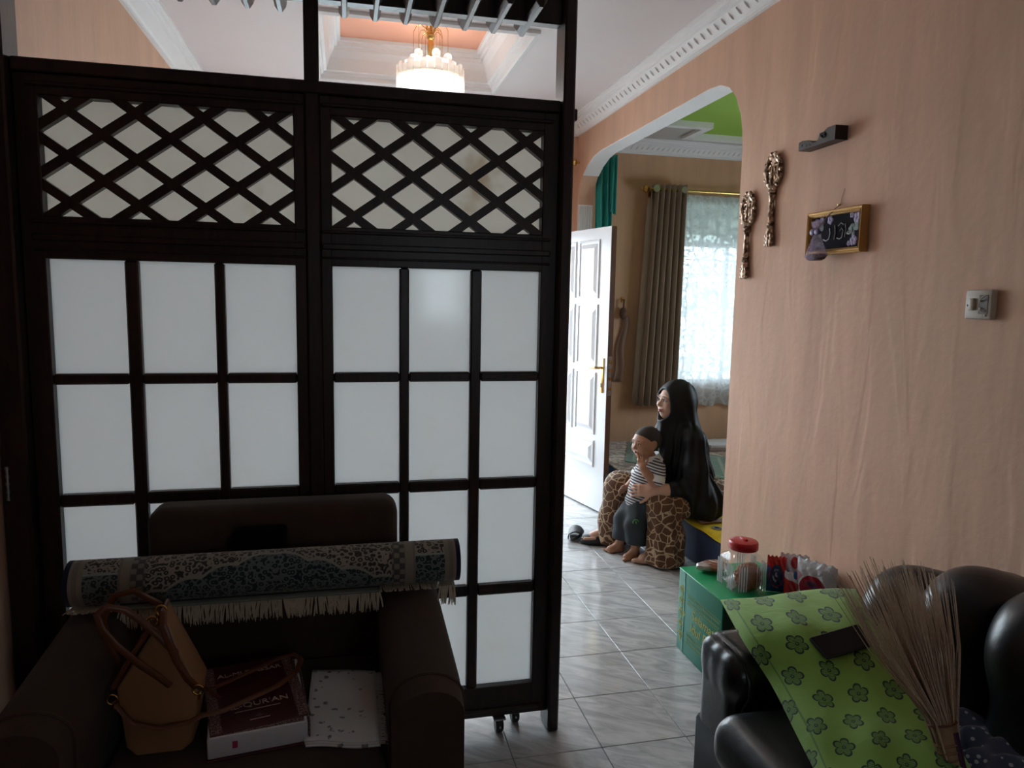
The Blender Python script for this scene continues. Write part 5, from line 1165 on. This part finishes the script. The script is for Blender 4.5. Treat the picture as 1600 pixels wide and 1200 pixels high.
# ---- small child standing between her knees
cd = thing('person', 'small boy in striped shirt and dark shorts leaning on the seated woman', 'person', (1.665, 3.95, 0))
CO, CF, CU = (1.722, 3.885, .716), (-.96, -.28, -.02), (.06, 0, 1)
q = SDF((1.42, 3.66, -.008), (1.92, 4.22, .83), .004)
CP, cf, cl, cu_ = add_head(q, CO, CF, CU, .80, True)
q.ell(CP(-.006, 0, .018), (.082, .068, .068), .02, np.array([[cf[i], cl[i], cu_[i]] for i in range(3)], np.float32))
q.ell(CP(.053, .030, -.032), (.022, .022, .018), .015); q.ell(CP(.053, -.030, -.032), (.022, .022, .018), .015)
q.chain([(1.735, 3.89, .655), (1.755, 3.895, .60)], [.036, .040], .02)
q.chain([(1.755, 3.895, .575), (1.735, 3.90, .48), (1.715, 3.905, .38)], [.066, .070, .072], .04)
q.cap((1.765, 3.825, .572), (1.765, 3.965, .572), .036, .036, .03)
HK = ((3.875, (1.675, 3.885, .215), (1.690, 3.915, .055)), (3.94, (1.645, 3.985, .22), (1.640, 4.045, .055)))
for hy, K, A in HK:
    q.chain([(1.715, hy, .35), K], [.052, .040], .02); q.chain([K, ((K[0] + A[0]) / 2 + .012, (K[1] + A[1]) / 2, .15), A], [.038, .036, .024], .015)
    fd = Vector((-.97, -.12, 0)).normalized() if hy < 3.9 else Vector((-.98, .16, 0)).normalized(); sd = Vector((-fd.y, fd.x, 0)); a = Vector((A[0], A[1], 0))
    q.cap(a - fd * .014 + Vector((0, 0, .022)), a + fd * .058 + Vector((0, 0, .017)), .023, .019, .015); q.cap(a + Vector((0, 0, .05)), a + fd * .048 + Vector((0, 0, .024)), .023, .018, .02)
    q.cap(a + fd * .045 + sd * .012 + Vector((0, 0, .013)), a + fd * .055 - sd * .016 + Vector((0, 0, .013)), .013, .012, .015)
    for k in range(5):
        sgn = 1 if hy < 3.9 else -1
        tb = a + fd * (.064 - .003 * k) - sd * sgn * (.020 - .010 * k) * -1 + Vector((0, 0, .010)); q.cap(tb, tb + fd * (.022 - .0025 * k), .0088 if k == 0 else .0066, .0082 if k == 0 else .0058, .003)
# near arm bent, finger at the mouth
q.chain([(1.778, 3.822, .565), (1.750, 3.790, .492)], [.034, .030], .02); q.chain([(1.750, 3.790, .492), (1.690, 3.792, .560), (1.668, 3.800, .588)], [.030, .025, .019], .012)
add_hand(q, (1.668, 3.800, .588), (-.10, .42, .86), (-.55, -.80, .1), .56, .75, .3, -1, True)
q.cap((1.655, 3.825, .635), (1.652, 3.848, .662), .0062, .0056, .004)
q.chain([(1.765, 3.965, .565), (1.72, 4.0, .48), (1.66, 3.99, .43)], [.034, .029, .021], .02); add_hand(q, (1.66, 3.99, .43), (-.8, -.1, -.4), (-.3, .8, .3), .55, .5, .3, 1)
q.rb((1.68, 3.95, -.03), (.4, .4, .0305), .002, .003, None, True)
ob('body', q.mesh('body'), M_skin2, cd)
face_parts(CP, .80, cd, M_lip2, cf, cl, cu_)
# hair
q = SDF((1.58, 3.76, .64), (1.88, 4.02, .84), .004); R_c = np.array([[cf[i], cl[i], cu_[i]] for i in range(3)], np.float32)
q.ell(CP(-.012, 0, .021), (.0880, .0715, .0805), .01, R_c)
q.ell(CP(.102, 0, -.034), (.072, .090, .086), .012, R_c, True); q.ell(CP(.02, 0, -.085), (.070, .09, .058), .012, R_c, True)
q.ell(CP(-.002, .062, -.004), (.020, .02, .028), .006, R_c, True); q.ell(CP(-.002, -.062, -.004), (.020, .02, .028), .006, R_c, True)
ob('hair', q.mesh('hair'), plain('short_black_hair', (.030, .019, .014), .8, var=.5, vs=120, bump=.5, bs=300), cd)
# striped shirt
q = SDF((1.56, 3.70, .30), (1.92, 4.10, .66), .0045)
q.chain([(1.757, 3.895, .585), (1.737, 3.90, .48), (1.712, 3.905, .372)], [.074, .082, .092], .04); q.cap((1.766, 3.825, .575), (1.766, 3.965, .575), .045, .045, .03)
q.chain([(1.775, 3.822, .565), (1.757, 3.800, .512)], [.046, .047], .02); q.chain([(1.765, 3.965, .565), (1.735, 3.99, .51)], [.046, .047], .02)
q.warp(lambda X, Y, Z: .003 * np.sin(Z * 75 + X * 60 + Y * 30))
q.ell((1.748, 3.893, .672), (.045, .045, .048), .01, None, True)
q.rb((1.71, 3.905, .29), (.3, .3, .045), .01, .01, euler_R(0, math.radians(-10), 0), True)
t = NT('striped_jersey'); t.set(Roughness=.85); xs, ys, zs = t.xyz(t.coord())
sv = ((zs + xs * .25) * 2 * PI / .0165).f('SINE'); t.base(t.mix(sv.step(-.15, .25), (.62, .63, .64), (.045, .035, .055))); M_str = t.m
ob('shirt', q.mesh('shirt'), M_str, cd)
M_wht = plain('white_jersey', (.72, .73, .73), .85)
ob('collar', MB().loft([[(1.752 + r * 1.0 * math.cos(a) + dx, 3.893 + r * math.sin(a), z + .014 * math.cos(a)) for a in [2 * PI * j / 24 for j in range(24)]] for r, z, dx in ((.046, .640, .0), (.052, .648, 0), (.066, .622, .002), (.075, .606, .004), (.070, .602, .004), (.050, .620, .0))], True, True), M_wht, cd, True)
ob('sleeve_cuff', MB().tube([(1.762, 3.806, .528), (1.750, 3.792, .496)], [.0500, .0515], 18).tube([(1.762, 3.806, .528), (1.750, 3.792, .496)], [.046, .046], 18), M_wht, cd, True)
ob('sleeve_cuff', MB().tube([(1.740, 3.986, .52), (1.727, 3.997, .492)], [.049, .050], 18), M_wht, cd, True)
# dark shorts with a small green mark
q = SDF((1.54, 3.74, .05), (1.86, 4.14, .44), .0045)
for (hy, K, A), r3 in zip(HK, (.066, .064)):
    q.chain([(1.712, hy, .355), (K[0] + .004, K[1], K[2] + .01), ((K[0] + A[0]) / 2 + .006, (K[1] + A[1]) / 2, .125)], [.070, .064, r3], .03)
q.ell((1.712, 3.905, .36), (.078, .086, .05), .03)
q.warp(lambda X, Y, Z: .0035 * np.sin(X * 55 + Z * 30) * np.sin(Y * 60 + Z * 20)); q.rb((1.68, 3.93, .055), (.3, .3, .040), .005, .005, euler_R(math.radians(-6), math.radians(8), 0), True)
so = ob('shorts', q.mesh('shorts'), plain('slate_cotton', (.022, .030, .036), .8, var=.15), cd)
me = so.data
lg = MB(); c_ = Vector((1.648, 3.822, .262)); ux, uz = Vector((.93, -.30, .1)).normalized(), Vector((.05, 0, 1)).normalized()
lg.tube([c_ + ux * .016 * math.cos(a) + uz * .015 * math.sin(a) for a in [-.9 + i * .42 for i in range(12)]], [.0022] * 12, 6).tube([c_ + uz * -.010 + ux * .004, c_ + uz * .006 + ux * .002], .003, 6)
ob('logo', lg, plain('green_logo', (.10, .38, .06), .6), cd, True, label='small green logo on the shorts')

# ---- sandals
M_sole = plain('black_foam', (.014, .014, .017), .55)
def sandal(Mx, o, root=None):
    out = [(.125 * math.cos(a), (.040 + .008 * math.cos(a)) * math.sin(a)) for a in [2 * PI * i / 28 for i in range(28)]]
    sole = MB().loft([[(x * s, y * s, z + .006 * (x / .125) ** 2) for x, y in out] for s, z in ((.94, 0), (1, .005), (1, .017), (.94, .022))], True, True).xf(Mx)
    p = ob('sole', sole, M_sole, o, True) if root is None else ob('sandal', sole, M_sole, root, True, label='black sandal on the far foot')
    ob('strap', MB().grid(lambda u, v: Mx @ Vector((.005 + .105 * v - .02 * abs(u - .5), -.048 * math.cos(PI * u) * (1 - .1 * v), .012 + (.056 - .018 * v) * math.sin(PI * u))), 14, 6, .004), M_sole, o if root is None else p, 'all')
o = thing('sandal', 'single black sandal lying on the tiles near the open door', 'sandal', (1.475, 4.37, 0))
sandal(Matrix.Translation((1.475, 4.37, .012)) @ Matrix.Rotation(math.radians(246), 4, 'Z') @ Matrix.Rotation(math.radians(16), 4, 'X'), o)
fd = Vector((-.95, .25, 0)).normalized()
sandal(Matrix.Translation(Vector((A2[0], A2[1], 0)) + fd * .055 + Vector((0, 0, .0005))) @ Matrix.Rotation(math.atan2(fd.y, fd.x), 4, 'Z'), None, wm)
